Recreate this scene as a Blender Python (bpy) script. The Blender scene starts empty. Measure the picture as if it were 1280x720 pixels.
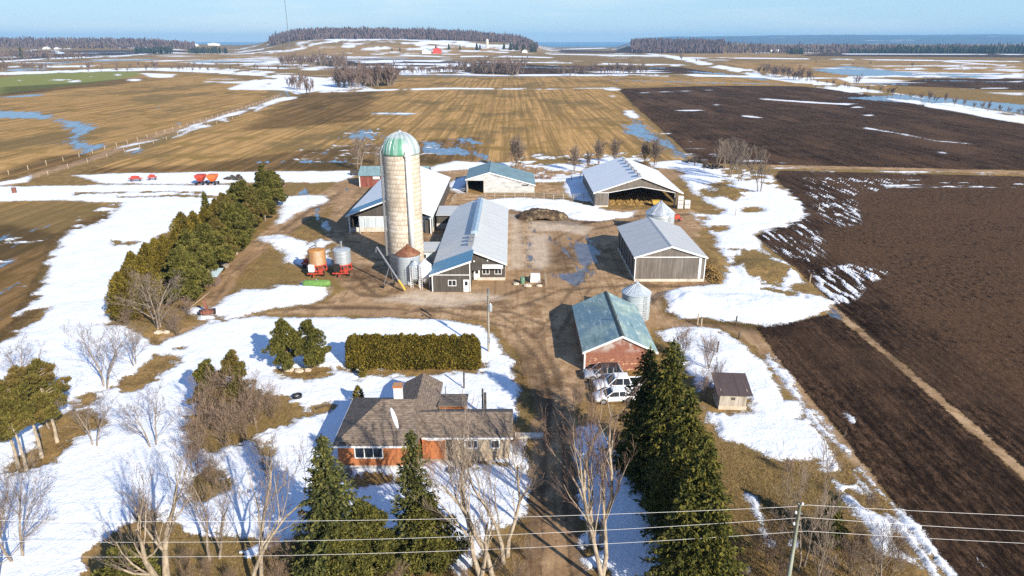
import bpy, math, random
import numpy as np

random.seed(7)
RNG = np.random.default_rng(11)
scene = bpy.context.scene
COL = scene.collection
PI = math.pi

# ------------------------------------------------------------------ camera model
CAM_H = 38.0
FPX = 853.0                       # focal length in pixels of the 1280 wide photograph
PITCH = math.atan(308.0 / FPX)
SP, CP = math.sin(PITCH), math.cos(PITCH)


def at(u, v, h=0.0):
    """Point of height h seen at picture position u, v."""
    du, dv = (u - 640) / FPX, (v - 360) / FPX
    z = (CAM_H - h) / max(SP + dv * CP, 1e-3)
    return (z * du, z * (CP - dv * SP), h)


def px(x, y, h=0.0):
    q = CAM_H - h
    z = y * CP + q * SP
    return 640 + FPX * x / z, 360 + FPX * (q * CP - y * SP) / z


# ------------------------------------------------------------------ terrain of the far country
def sstep(a, b, t):
    t = np.clip((t - a) / (b - a), 0, 1)
    return t * t * (3 - 2 * t)


RISES = [
    # (direction profile in u, height), distance range, height
    ([(300, 0), (345, .55), (372, .9), (405, 1), (480, 1), (560, .9), (620, .78), (655, .62), (672, .25), (690, 0)], 2050, 2700, 48),
    ([(322, 0), (345, .6), (372, .9), (405, 1), (500, .98), (560, .9), (620, .65), (655, .4), (672, .1), (685, 0)], 2700, 3050, 30),
    ([(-900, 1), (120, 1), (200, .9), (245, .55), (300, .35), (340, .2), (380, 0)], 2500, 3200, 39),
    ([(770, 0), (790, .9), (830, .95), (900, .75), (960, .55), (1050, .5), (1280, .5), (2200, .5)], 2500, 3100, 38),
]


def hills(x, y):
    x = np.asarray(x, float)
    y = np.asarray(y, float)
    u = 640 + FPX * x / np.maximum(y * CP + 12.9, 1)
    h = np.zeros_like(y)
    for prof, y0, y1, top in RISES:
        p = np.interp(u, [a for a, b in prof], [b for a, b in prof])
        h = h + p * sstep(y0, y1, y) * top
    return h


_ys = np.geomspace(30, 5200, 900)


def at_land(u, v):
    """Point of the terrain (hills included) seen at u, v."""
    if v > 85:
        return at(u, v)
    du, dv = (u - 640) / FPX, (v - 360) / FPX
    k = _ys / (CP - dv * SP)
    hz = CAM_H - k * (SP + dv * CP)
    xs = k * du
    hit = np.nonzero(hz <= hills(xs, _ys))[0]
    i = hit[0] if len(hit) else len(_ys) - 1
    return (xs[i], _ys[i], 0)


# ------------------------------------------------------------------ mesh builder
class MB:
    def __init__(self):
        self.v, self.f = [], []

    def add(self, verts, faces):
        n = len(self.v)
        self.v += [tuple(p) for p in verts]
        self.f += [tuple(i + n for i in f) for f in faces]
        return self

    def box(self, x0, x1, y0, y1, z0, z1):
        return self.add([(x0, y0, z0), (x1, y0, z0), (x1, y1, z0), (x0, y1, z0), (x0, y0, z1), (x1, y0, z1), (x1, y1, z1), (x0, y1, z1)],
                        [(3, 2, 1, 0), (4, 5, 6, 7), (0, 1, 5, 4), (1, 2, 6, 5), (2, 3, 7, 6), (3, 0, 4, 7)])

    def hexa(self, bottom, top):
        return self.add(list(bottom) + list(top), [(3, 2, 1, 0), (4, 5, 6, 7), (0, 1, 5, 4), (1, 2, 6, 5), (2, 3, 7, 6), (3, 0, 4, 7)])

    def prism_y(self, poly, y0, y1):            # polygon in x, z pushed along y
        n = len(poly)
        return self.add([(x, y0, z) for x, z in poly] + [(x, y1, z) for x, z in poly],
                        [tuple(range(n)), tuple(range(2 * n - 1, n - 1, -1))] + [(i, i + n, (i + 1) % n + n, (i + 1) % n) for i in range(n)])

    def prism_x(self, poly, x0, x1):            # polygon in y, z pushed along x
        n = len(poly)
        return self.add([(x0, y, z) for y, z in poly] + [(x1, y, z) for y, z in poly],
                        [tuple(range(n)), tuple(range(2 * n - 1, n - 1, -1))] + [(i, i + n, (i + 1) % n + n, (i + 1) % n) for i in range(n)])

    def tube(self, pts, rad, n=6, cap=True):
        pts = [np.array(p, float) for p in pts]
        if not hasattr(rad, '__len__'):
            rad = [rad] * len(pts)
        base = len(self.v)
        d0 = pts[-1] - pts[0]
        ref = np.array((0, 0, 1.)) if abs(d0[2]) < .9 * np.linalg.norm(d0) else np.array((1., 0, 0))
        for i, p in enumerate(pts):
            d = pts[min(i + 1, len(pts) - 1)] - pts[max(i - 1, 0)]
            d = d / (np.linalg.norm(d) + 1e-9)
            a = np.cross(d, ref)
            a /= np.linalg.norm(a) + 1e-9
            b = np.cross(d, a)
            for k in range(n):
                t = 2 * PI * k / n
                self.v.append(tuple(p + rad[i] * (math.cos(t) * a + math.sin(t) * b)))
        for i in range(len(pts) - 1):
            for k in range(n):
                q = base + i * n
                self.f.append((q + k, q + (k + 1) % n, q + n + (k + 1) % n, q + n + k))
        if cap:
            self.f.append(tuple(base + k for k in range(n)))
            q = base + (len(pts) - 1) * n
            self.f.append(tuple(q + n - 1 - k for k in range(n)))
        return self

    def lathe(self, cx, cy, prof, n=24, cap=True):  # prof: (radius, z)
        base = len(self.v)
        for r, z in prof:
            for k in range(n):
                t = 2 * PI * k / n
                self.v.append((cx + r * math.cos(t), cy + r * math.sin(t), z))
        for i in range(len(prof) - 1):
            for k in range(n):
                q = base + i * n
                self.f.append((q + k, q + (k + 1) % n, q + n + (k + 1) % n, q + n + k))
        if cap:
            self.f.append(tuple(base + n - 1 - k for k in range(n)))
            q = base + (len(prof) - 1) * n
            self.f.append(tuple(q + k for k in range(n)))
        return self

    def build(self, name, mat, parent=None, local=False, smooth=False):
        v = np.array(self.v, float).reshape(-1, 3)
        if parent is not None and not local:
            v = v - np.array(parent.location)
        me = bpy.data.meshes.new(name)
        me.from_pydata(v.tolist(), [], self.f)
        return finish(me, name, mat, parent, smooth)


def finish(me, name, mat, parent=None, smooth=False):
    me.materials.append(mat)
    if smooth:
        me.polygons.foreach_set('use_smooth', [True] * len(me.polygons))
    o = bpy.data.objects.new(name, me)
    COL.objects.link(o)
    if parent is not None:
        o.parent = parent
    return o


def np_mesh(name, verts, faces):
    """verts (n,3), faces (m,k) arrays."""
    me = bpy.data.meshes.new(name)
    verts = np.ascontiguousarray(verts, np.float32)
    faces = np.ascontiguousarray(faces, np.int32)
    m, k = faces.shape
    me.vertices.add(len(verts))
    me.vertices.foreach_set('co', verts.ravel())
    me.loops.add(m * k)
    me.loops.foreach_set('vertex_index', faces.ravel())
    me.polygons.add(m)
    me.polygons.foreach_set('loop_start', np.arange(0, m * k, k, dtype=np.int32))
    me.update(calc_edges=True)
    return me


def tag(o, label=None, cat=None, group=None, kind=None):
    if label: o['label'] = label
    if cat: o['category'] = cat
    if group: o['group'] = group
    if kind: o['kind'] = kind
    return o


def thing(name, loc, label, cat, group=None, rz=0.0):
    o = bpy.data.objects.new(name, None)
    o.empty_display_size = .3
    COL.objects.link(o)
    o.location = loc
    o.rotation_euler = (0, 0, rz)
    return tag(o, label, cat, group)


def dup(root, loc, rz=0.0, sc=None, label=None, group=None):
    r = root.copy()
    COL.objects.link(r)
    r.location = loc
    r.rotation_euler = (0, 0, rz)
    if sc is not None:
        r.scale = sc if hasattr(sc, '__len__') else (sc, sc, sc)
    if label: r['label'] = label
    if group: r['group'] = group
    for ch in list(root.children):
        c = ch.copy()
        COL.objects.link(c)
        c.parent = r
        for g in ch.children:
            d = g.copy()
            COL.objects.link(d)
            d.parent = c
    return r


# ------------------------------------------------------------------ noise on arrays
def _hash(ix, iy, seed):
    h = (ix.astype(np.int64) * 374761393 + iy.astype(np.int64) * 668265263 + seed * 974711) & 0x7fffffff
    h = ((h ^ (h >> 13)) * 1274126177) & 0x7fffffff
    return ((h ^ (h >> 16)) & 0xffff) / 65535.0


def vnoise(x, y, seed=0):
    ix, iy = np.floor(x), np.floor(y)
    fx, fy = x - ix, y - iy
    fx = fx * fx * (3 - 2 * fx)
    fy = fy * fy * (3 - 2 * fy)
    a, b = _hash(ix, iy, seed), _hash(ix + 1, iy, seed)
    c, d = _hash(ix, iy + 1, seed), _hash(ix + 1, iy + 1, seed)
    return (a + (b - a) * fx) * (1 - fy) + (c + (d - c) * fx) * fy


def fbm(x, y, seed=0, octaves=4):
    t, a, s = 0, .5, 0
    for o in range(octaves):
        t = t + a * vnoise(x * 2 ** o, y * 2 ** o, seed + o * 17)
        s += a
        a *= .55
    return t / s - .5


# ------------------------------------------------------------------ materials
class NT:
    def __init__(self, name):
        self.mat = bpy.data.materials.new(name)
        self.mat.use_nodes = True
        self.t = self.mat.node_tree
        self.b = self.t.nodes['Principled BSDF']
        self.b.inputs['Specular IOR Level'].default_value = .3

    def n(self, kind, **kw):
        x = self.t.nodes.new(kind)
        for k, v in kw.items():
            setattr(x, k, v)
        return x

    def l(self, a, b):
        self.t.links.new(a, b)

    def put(self, sock, val):
        if hasattr(val, 'is_linked') or isinstance(val, bpy.types.NodeSocket):
            self.l(val, sock)
        elif isinstance(val, tuple) and len(val) == 3 and sock.type == 'RGBA':
            sock.default_value = (*val, 1)
        else:
            sock.default_value = val

    def math(self, op, a, b=0.0, clamp=False):
        m = self.n('ShaderNodeMath', operation=op, use_clamp=clamp)
        self.put(m.inputs[0], a)
        self.put(m.inputs[1], b)
        return m.outputs[0]

    def mix(self, f, a, b, blend='MIX'):
        m = self.n('ShaderNodeMix', data_type='RGBA', blend_type=blend)
        self.put(m.inputs[0], f)
        self.put(m.inputs[6], a)
        self.put(m.inputs[7], b)
        return m.outputs[2]

    def coord(self, kind='pos', scale=(1, 1, 1)):
        if kind == 'pos':
            s = self.n('ShaderNodeNewGeometry').outputs['Position']
        else:
            s = self.n('ShaderNodeTexCoord').outputs['Object']
        m = self.n('ShaderNodeMapping')
        self.l(s, m.inputs['Vector'])
        m.inputs['Scale'].default_value = scale
        return m.outputs[0]

    def noise(self, vec, scale, detail=4, rough=.6, dist=0.0):
        x = self.n('ShaderNodeTexNoise')
        self.l(vec, x.inputs['Vector'])
        x.inputs['Scale'].default_value = scale
        x.inputs['Detail'].default_value = detail
        x.inputs['Roughness'].default_value = rough
        x.inputs['Distortion'].default_value = dist
        return x.outputs[0]

    def rng(self, v, a, b, c=0.0, d=1.0, smooth=True):
        m = self.n('ShaderNodeMapRange', interpolation_type='SMOOTHSTEP' if smooth else 'LINEAR')
        self.put(m.inputs[0], v)
        for i, k in enumerate((a, b, c, d)):
            m.inputs[i + 1].default_value = k
        return m.outputs[0]

    def bump(self, h, strength=.5, dist=.05):
        b = self.n('ShaderNodeBump')
        b.inputs['Strength'].default_value = strength
        b.inputs['Distance'].default_value = dist
        self.put(b.inputs['Height'], h)
        self.l(b.outputs[0], self.b.inputs['Normal'])

    def out(self, col, rough=.8, metal=0.0):
        self.put(self.b.inputs['Base Color'], col)
        self.put(self.b.inputs['Roughness'], rough)
        self.put(self.b.inputs['Metallic'], metal)
        return self.mat


def m_mottle(name, a, b, scale=3.0, rough=.8, metal=0.0, stretch=(1, 1, 1), c=None, bump=0.0, kind='obj'):
    m = NT(name)
    v = m.coord(kind, stretch)
    n1 = m.noise(v, scale, 5, .65)
    col = m.mix(m.rng(n1, .35, .65), a, b)
    if c:
        n2 = m.noise(v, scale * .31, 5, .7)
        col = m.mix(m.rng(n2, .52, .66), col, c)
    if bump:
        m.bump(n1, bump, .03)
    return m.out(col, rough, metal)


def m_ribbed(name, col, col2, axis=0, period=.3, rough=.5, metal=0.0, depth=.02, dirt=.5, streak=(1, 1, .12)):
    """Sheet metal or board siding: ribs along one axis, weathering streaks."""
    m = NT(name)
    v = m.coord('obj')
    s = m.n('ShaderNodeSeparateXYZ')
    m.l(v, s.inputs[0])
    p = m.math('MULTIPLY', s.outputs[axis], 2 * PI / period)
    w = m.math('SINE', p)
    n1 = m.noise(m.coord('obj', streak), 1.6, 6, .7)
    n2 = m.noise(v, .35, 3, .5)
    c = m.mix(m.math('MULTIPLY', m.rng(n1, .4, .75), dirt), col, col2)
    c = m.mix(m.math('MULTIPLY', m.rng(n2, .45, .7), dirt * .5), c, col2)
    line = m.rng(w, .86, .99)
    c = m.mix(m.math('MULTIPLY', line, .28), c, tuple(x * .45 for x in col))
    seam = m.math('SINE', m.math('MULTIPLY', s.outputs[axis], 2 * PI / (period * 6)))
    c = m.mix(m.math('MULTIPLY', m.rng(seam, .94, .995), .35), c, tuple(x * .5 for x in col))
    n3 = m.noise(m.coord('obj', tuple(3 if q == 1 else .25 for q in streak)), 1.0, 5, .7)
    c = m.mix(m.math('MULTIPLY', m.rng(n3, .52, .72), dirt * .45), c, (col[0] * .55 + .05, col[1] * .5 + .03, col[2] * .46 + .01))
    m.b.inputs['Specular IOR Level'].default_value = .18
    m.bump(w, .35, depth)
    return m.out(c, rough, metal)

HAZE = 8e-5
# ================================================================== LAND
def strip(pts, w):
    """Long narrow patch: pts (u, v) with width w (px) across; w may be (start, end)."""
    n = len(pts)
    if not hasattr(w, '__len__'):
        w = (w, w)
    a, b = [], []
    for i, (u, v) in enumerate(pts):
        p, q = pts[max(i - 1, 0)], pts[min(i + 1, n - 1)]
        dx, dy = q[0] - p[0], q[1] - p[1]
        l = math.hypot(dx, dy)
        ww = (w[0] + (w[1] - w[0]) * i / (n - 1)) / 2
        nx, ny = -dy / l * ww, dx / l * ww
        a.append((u + nx, v + ny))
        b.append((u - nx, v - ny))
    return a + b[::-1]


def lens(u, v, a, b, tilt=0.0, n=12):
    return [(u + a * math.cos(t) - tilt * b * math.sin(t), v + b * math.sin(t) + tilt * a * math.cos(t)) for t in [2 * PI * k / n for k in range(n)]]


PLOUGH = [
    [(773, 111), (900, 107), (1000, 108), (1060, 114), (1150, 130), (1290, 158), (1500, 200), (1500, 220), (1280, 213), (968, 206), (880, 204), (868, 198), (830, 164), (792, 130)],
    [(975, 213), (1280, 221), (1520, 228), (1520, 800), (1400, 690), (1280, 584), (1180, 497), (1062, 398), (1040, 378), (1012, 350), (985, 328), (945, 296), (960, 287), (985, 281), (1004, 268), (998, 250), (985, 238), (968, 222)],
    [(946, 409), (1000, 402), (1040, 391), (1137, 472), (1280, 600), (1420, 730), (1480, 800), (1256, 800), (1190, 716), (1110, 616), (1040, 530), (985, 462)],
    [(380, 77), (480, 72), (560, 76), (690, 82), (850, 84), (900, 92), (640, 93), (440, 88)],
    [(700, 62), (790, 58), (820, 66), (700, 66)],
    [(1030, 66), (1280, 67), (1280, 72), (1000, 70)],
    [(0, 64), (150, 63), (240, 64), (180, 68), (60, 73), (0, 75)],
    [(1160, 98), (1500, 100), (1500, 116), (1240, 112), (1100, 106)],
]
FLAT_PLOUGH = [  # the paler, pitted part of the big field
    [(1012, 300), (1040, 282), (1078, 280), (1060, 240), (1010, 222), (1280, 221), (1520, 228), (1520, 700), (1400, 600), (1280, 502), (1160, 410), (1090, 355)],
]
STUBBLE = [
    [(108, 216), (160, 196), (240, 166), (300, 145), (352, 124), (400, 114), (480, 113), (640, 112), (768, 110), (790, 135), (830, 172), (862, 203), (700, 203), (640, 203), (560, 203), (440, 213), (250, 215)],
    [(470, 111), (500, 98), (640, 96), (900, 96), (960, 97), (1040, 106), (1000, 107), (772, 108)],
    [(-160, 250), (0, 224), (95, 200), (250, 150), (338, 120), (330, 108), (270, 92), (180, 90), (0, 120), (-160, 150)],
    [(-160, 250), (0, 250), (138, 250), (137, 262), (100, 277), (62, 300), (52, 330), (15, 400), (-20, 440), (-160, 520)],
    [(780, 64), (960, 66), (1010, 70), (950, 73), (860, 73)],
    [(900, 78), (1000, 74), (1280, 78), (1280, 95), (1000, 97), (960, 92)],
    [(1000, 99), (1130, 99), (1120, 112), (1040, 104)],
    [(250, 67), (340, 68), (345, 76), (250, 80), (150, 84), (60, 86), (100, 76)],
    [(200, 72), (360, 60), (560, 56), (650, 62), (560, 72), (430, 76)],
]
GREEN = [
    [(-160, 128), (0, 97), (60, 90), (120, 88), (182, 90), (160, 98), (110, 105), (60, 110), (0, 118), (-160, 150)],
]
YARD = [
    [(655, 800), (660, 720), (663, 640), (668, 560), (668, 500), (650, 446), (628, 412), (600, 400), (430, 394), (318, 393), (405, 378), (432, 362), (415, 345), (430, 320), (405, 290), (418, 255), (436, 232),
     (478, 226), (560, 236), (600, 243), (668, 244), (700, 250), (735, 262), (860, 262), (885, 268), (870, 300), (885, 354), (900, 352), (925, 365), (838, 366), (828, 376), (832, 394), (850, 401), (945, 411),
     (990, 466), (1050, 540), (1110, 612), (1090, 606), (1030, 540), (980, 488), (945, 434), (905, 409), (815, 411), (770, 470), (735, 480), (716, 515), (721, 560), (725, 600), (729, 680), (736, 730), (742, 800)],
    strip([(258, 388), (280, 355), (302, 325), (345, 290), (385, 262), (430, 235), (445, 222)], (22, 20)),
    strip([(200, 424), (262, 402), (318, 394)], 4),
    strip([(-20, 240), (60, 214), (110, 200), (200, 168), (290, 140), (352, 118)], (7, 4)),
    strip([(960, 208), (1100, 210), (1280, 216), (1500, 223)], 4),
    strip([(1040, 384), (1060, 400), (1137, 468), (1280, 591), (1480, 770)], (9, 20)),
    [(690, 232), (800, 214), (870, 205), (870, 212), (845, 225), (760, 240), (700, 244), (668, 240), (672, 226)],
    [(440, 214), (620, 204), (700, 205), (735, 214), (660, 224), (560, 224), (480, 230)],
]
PADS = [
    [(636, 268), (651, 268), (653, 300), (654, 334), (636, 338)],
    [(661, 292), (684, 292), (688, 330), (676, 337), (664, 332), (658, 318)],
    [(660, 276), (700, 274), (740, 284), (730, 294), (700, 288), (662, 290)],
    [(520, 362), (600, 366), (640, 372), (560, 384), (470, 376)],
]
WATER = [
    [(-100, 136), (0, 138), (45, 139), (70, 143), (72, 147), (108, 153), (122, 161), (104, 168), (112, 178), (138, 182), (120, 190), (100, 193), (88, 185), (76, 177), (86, 168), (78, 158), (60, 150), (0, 148), (-100, 146)],
    strip([(360, 118), (345, 106), (335, 100)], (7, 4)), strip([(298, 142), (325, 132), (348, 122)], 2.5),
    [(389, 195), (405, 187), (421, 183), (420, 188), (405, 193)], [(424, 172), (450, 160), (470, 162), (478, 172), (450, 176)],
    [(305, 202), (360, 201), (356, 204), (310, 204)], [(370, 201), (436, 199), (436, 203), (372, 204)],
    [(522, 182), (524, 177), (545, 176), (556, 184), (575, 183), (592, 192), (586, 195), (540, 193), (523, 190)],
    [(568, 173), (585, 172), (604, 179), (588, 180)], strip([(575, 178), (592, 190), (612, 207)], (4, 9)),
    [(782, 139), (790, 138), (800, 150), (815, 160), (845, 183), (867, 203), (853, 204), (828, 182), (800, 173), (776, 166), (773, 156), (788, 153)],
    lens(492, 142, 33, 2), lens(195, 134, 9, 1.6), lens(170, 190, 10, 3, -.3), lens(649, 181, 4, 3), lens(216, 154, 6, 1.3),
    [(1040, 122), (1130, 118), (1280, 130), (1480, 150), (1480, 170), (1280, 143), (1190, 131), (1120, 128)],
    [(1010, 88), (1060, 82), (1110, 88), (1190, 92), (1280, 93), (1280, 98), (1140, 97), (1060, 95)],
    strip([(1080, 104), (1140, 106)], 2), strip([(1150, 100), (1280, 103)], 1.5), strip([(760, 100), (870, 103), (980, 105)], 1.5),
    strip([(600, 83), (760, 86), (840, 85)], 1.5), strip([(500, 94.5), (640, 95.5), (720, 96)], 1.4),
    strip([(40, 80), (130, 76), (200, 74)], 2), strip([(230, 78), (300, 76), (350, 78)], 2.5), strip([(0, 88), (60, 86)], 3), strip([(80, 66), (230, 65)], 1),
    strip([(0, 122), (60, 118)], 2.5), strip([(855, 89), (900, 92), (960, 100)], 3),
    [(372, 240), (380, 236), (392, 240), (384, 250), (372, 262), (378, 250)], lens(433, 238, 8, 3), [(386, 262), (400, 256), (402, 272), (420, 292), (405, 286), (393, 276)],
    [(655, 275), (662, 276), (661, 300), (659, 312), (664, 330), (672, 337), (664, 338), (656, 330), (653, 315), (656, 298)],
    [(684, 296), (705, 298), (718, 306), (735, 296), (752, 300), (748, 340), (738, 352), (712, 356), (690, 346), (684, 338), (712, 338), (722, 322), (705, 306), (690, 304)],
    [(892, 210), (906, 214), (900, 222), (884, 218)], lens(262, 321, 5, 1.5), lens(905, 388, 8, 3),
    strip([(-60, 340), (0, 332), (26, 322)], 5), strip([(-40, 372), (4, 366), (22, 352)], 4), strip([(14, 310), (52, 298)], 3), strip([(0, 300), (30, 290), (60, 282)], 2.5),
    [(1040, 384), (1052, 392), (1064, 404), (1050, 402), (1036, 394)],
]
SNOW = [
    # the long band across the left and the big lawn
    [(-200, 236), (0, 233), (140, 231), (290, 231), (302, 238), (266, 256), (205, 293), (165, 335), (144, 362), (139, 398), (170, 425), (120, 440), (60, 470), (-200, 560), (-200, 520), (0, 440), (14, 428), (48, 404), (62, 384), (30, 388), (20, 396), (44, 372), (56, 345), (62, 318), (78, 298), (102, 284), (136, 274), (147, 262), (150, 253), (60, 251), (-200, 256)],
    [(-200, 520), (0, 430), (60, 395), (140, 401), (196, 428), (262, 405), (320, 396), (420, 396), (560, 400), (604, 407), (626, 425), (640, 452), (650, 488), (646, 514), (640, 552), (656, 548), (661, 590), (656, 640), (645, 656), (612, 664), (596, 690), (584, 712), (575, 730), (420, 690), (250, 670), (100, 700), (100, 800), (-200, 800)],
    [(720, 536), (738, 530), (762, 552), (775, 570), (790, 600), (812, 632), (838, 668), (858, 700), (875, 760), (880, 800), (745, 800), (738, 720), (730, 690), (727, 660), (725, 640), (726, 600), (718, 570)],
    [(816, 413), (850, 408), (900, 411), (932, 430), (955, 456), (975, 490), (1000, 522), (1035, 550), (1052, 590), (1022, 574), (980, 576), (945, 566), (905, 548), (884, 528), (868, 480), (845, 440)],
    [(828, 372), (836, 362), (850, 358), (900, 354), (915, 340), (940, 348), (985, 362), (1020, 369), (1042, 378), (1036, 390), (1000, 402), (960, 408), (920, 402), (850, 398), (832, 390)],
    [(846, 220), (868, 210), (900, 221), (950, 228), (984, 238), (1000, 254), (1006, 268), (985, 281), (960, 286), (944, 293), (952, 312), (985, 332), (1002, 352), (985, 364), (960, 350), (930, 350), (912, 342), (905, 322), (892, 303), (884, 284), (862, 266), (880, 262), (900, 262), (882, 250), (860, 236)],
    [(848, 206), (866, 203), (900, 210), (905, 220), (880, 216), (850, 214)],
    [(812, 204), (850, 200), (866, 205), (850, 212), (820, 210)],
    [(706, 226), (738, 221), (752, 256), (722, 251), (704, 241)],
    [(596, 250), (650, 247), (700, 250), (745, 258), (764, 266), (800, 262), (792, 271), (750, 277), (715, 275), (690, 268), (640, 262), (600, 262)],
    [(534, 208), (570, 201), (616, 204), (612, 210), (560, 214), (535, 216)], [(608, 205), (640, 203), (634, 210), (612, 210)],
    [(672, 207), (700, 204), (735, 206), (728, 214), (690, 214)], [(720, 199), (760, 197), (800, 198), (780, 205), (730, 206)], [(650, 222), (700, 220), (738, 216), (742, 222), (700, 228), (652, 228)],
    [(560, 232), (575, 222), (584, 218), (582, 242), (566, 240)], [(662, 193), (680, 192), (678, 195), (664, 195)],
    [(92, 219), (180, 216), (290, 215), (442, 213), (448, 219), (424, 228), (300, 229), (200, 231), (130, 229)],
    [(-60, 224), (0, 228), (20, 224), (40, 219), (34, 228), (0, 232), (-60, 236)],
    [(348, 246), (385, 243), (410, 245), (413, 250), (398, 256), (372, 266), (356, 278), (344, 282), (346, 266)],
    [(320, 302), (326, 296), (352, 293), (372, 297), (384, 306), (400, 298), (415, 303), (402, 312), (388, 314), (384, 332), (372, 337), (360, 330), (350, 330), (360, 318), (352, 314), (338, 308)],
    [(248, 396), (262, 386), (285, 370), (300, 361), (340, 361), (342, 357), (372, 358), (372, 350), (402, 354), (412, 360), (408, 374), (384, 380), (350, 386), (320, 390), (300, 396), (262, 404), (242, 408)],
    [(383, 318), (410, 312), (416, 330), (396, 340), (384, 336)], [(236, 386), (262, 384), (255, 392), (240, 392)],
    # lanes, drifts and ponds of the fields
    strip([(142, 186), (200, 174), (242, 157), (300, 140), (356, 122)], (2, 3.5)), strip([(212, 174), (240, 162), (282, 151)], (2, 6)), strip([(155, 190), (175, 185)], 3),
    strip([(318, 138), (350, 124), (372, 122)], 4),
    [(312, 101), (345, 93), (420, 96), (444, 102), (470, 112), (400, 113), (372, 118), (352, 110), (330, 108), (300, 112), (280, 112)],
    [(176, 91), (218, 93), (214, 97), (192, 97)], lens(82, 101, 21, 2, .02), lens(168, 100, 9, 1.6), lens(24, 100.5, 3, .9), lens(115, 96, 4, 1), lens(147, 94, 5, 1.2), lens(492, 142, 32, 1.4),
    strip([(-160, 98), (0, 92.5), (120, 88), (190, 86.5), (260, 89), (350, 95)], (3, 4)), strip([(-160, 80), (0, 77), (70, 73), (150, 70), (200, 65.5), (340, 66)], 1.8),
    strip([(60, 61), (200, 60), (330, 61)], 1.2), strip([(0, 84), (60, 82), (115, 84)], 1.4), strip([(225, 86), (280, 87), (340, 91)], 3.5), strip([(330, 78), (400, 76)], 3), strip([(250, 80), (350, 80), (420, 84)], 1.2),
    [(374, 80), (400, 82), (404, 87), (380, 88)], strip([(440, 92), (560, 93), (640, 94.5)], 1.6), strip([(640, 94), (800, 94), (900, 95), (1000, 97)], 2.2),
    strip([(400, 115), (480, 112.5), (560, 110.5), (660, 111)], 2.2), strip([(655, 112), (770, 109.5)], 1.2), lens(766, 112, 12, 1.4), lens(765, 120, 5, 1.8),
    [(778, 138), (790, 138), (800, 146), (795, 150), (786, 146)], strip([(800, 116), (900, 112)], .8), lens(815, 144, 6, 1), lens(862, 138, 20, 1.1), lens(940, 146, 14, 1, .1), lens(896, 131, 8, .8), lens(917, 141, 4, .8), lens(858, 116, 4, .8),
    strip([(470, 76), (560, 77), (700, 78.5), (850, 82)], 1.4), strip([(500, 90), (560, 88), (590, 91)], 4), strip([(510, 88), (550, 82), (620, 81)], 1),
    strip([(338, 67), (400, 54), (480, 48.6), (540, 50), (600, 56), (640, 60)], 2.4), strip([(400, 60), (480, 59), (560, 63), (640, 66)], 1.6), strip([(500, 69), (560, 71), (620, 70), (690, 72)], 1.6), strip([(430, 66), (480, 68)], 1.4),
    strip([(350, 72), (450, 71), (500, 74)], 1.2), strip([(680, 66), (760, 69), (830, 70)], 1.6), strip([(690, 62), (760, 60), (796, 62)], 1.2), strip([(550, 56), (625, 60), (655, 58)], 1.5), strip([(410, 49), (560, 46)], 1.2),
    strip([(775, 60), (800, 63), (852, 73), (900, 84), (960, 95), (1040, 108), (1130, 123), (1200, 136), (1290, 152), (1500, 196)], (2, 13)),
    strip([(850, 72), (960, 73), (1280, 77)], 1.3), strip([(940, 66), (1040, 66)], 1), strip([(1040, 67.5), (1280, 68)], 1), strip([(1000, 98), (1100, 96), (1280, 98), (1480, 100)], 1.6), strip([(1180, 77), (1260, 82), (1280, 83)], 1.3),
    strip([(1080, 97), (1150, 92), (1280, 92)], 1), lens(1200, 86, 20, 1.2), lens(1140, 86, 16, 1.2), lens(1100, 84, 12, 1), strip([(1060, 106), (1120, 107)], 1.3), strip([(1200, 111), (1260, 110)], 1),
    strip([(950, 123.5), (1000, 127), (1050, 130), (1110, 132)], (1.4, 3)), strip([(1082, 160), (1130, 168), (1168, 176), (1215, 180)], (1.6, 1.4)), lens(1085, 144, 9, 1), lens(1178, 191, 10, 1.5, .1), lens(1070, 134, 8, .8),
    # furrow edges on the right
    strip([(958, 442), (978, 468), (1000, 500), (1030, 540), (1062, 566)], (6, 9)), strip([(968, 446), (995, 486), (1030, 530), (1064, 570)], 5), strip([(1072, 584), (1110, 625), (1145, 665), (1200, 735)], (6, 12)), strip([(1065, 588), (1100, 632), (1150, 690), (1175, 725)], (6, 12)), lens(1062, 521, 9, 4, .9), strip([(1218, 698), (1235, 712)], 8),
    [(1048, 618), (1062, 618), (1110, 650), (1120, 680), (1146, 706), (1100, 690), (1076, 650)], [(936, 618), (944, 622), (958, 660), (966, 682), (954, 678), (945, 650)], lens(936, 712, 7, 8), lens(993, 678, 5, 3),
    [(866, 484), (880, 492), (886, 508), (876, 500)],
]
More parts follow.
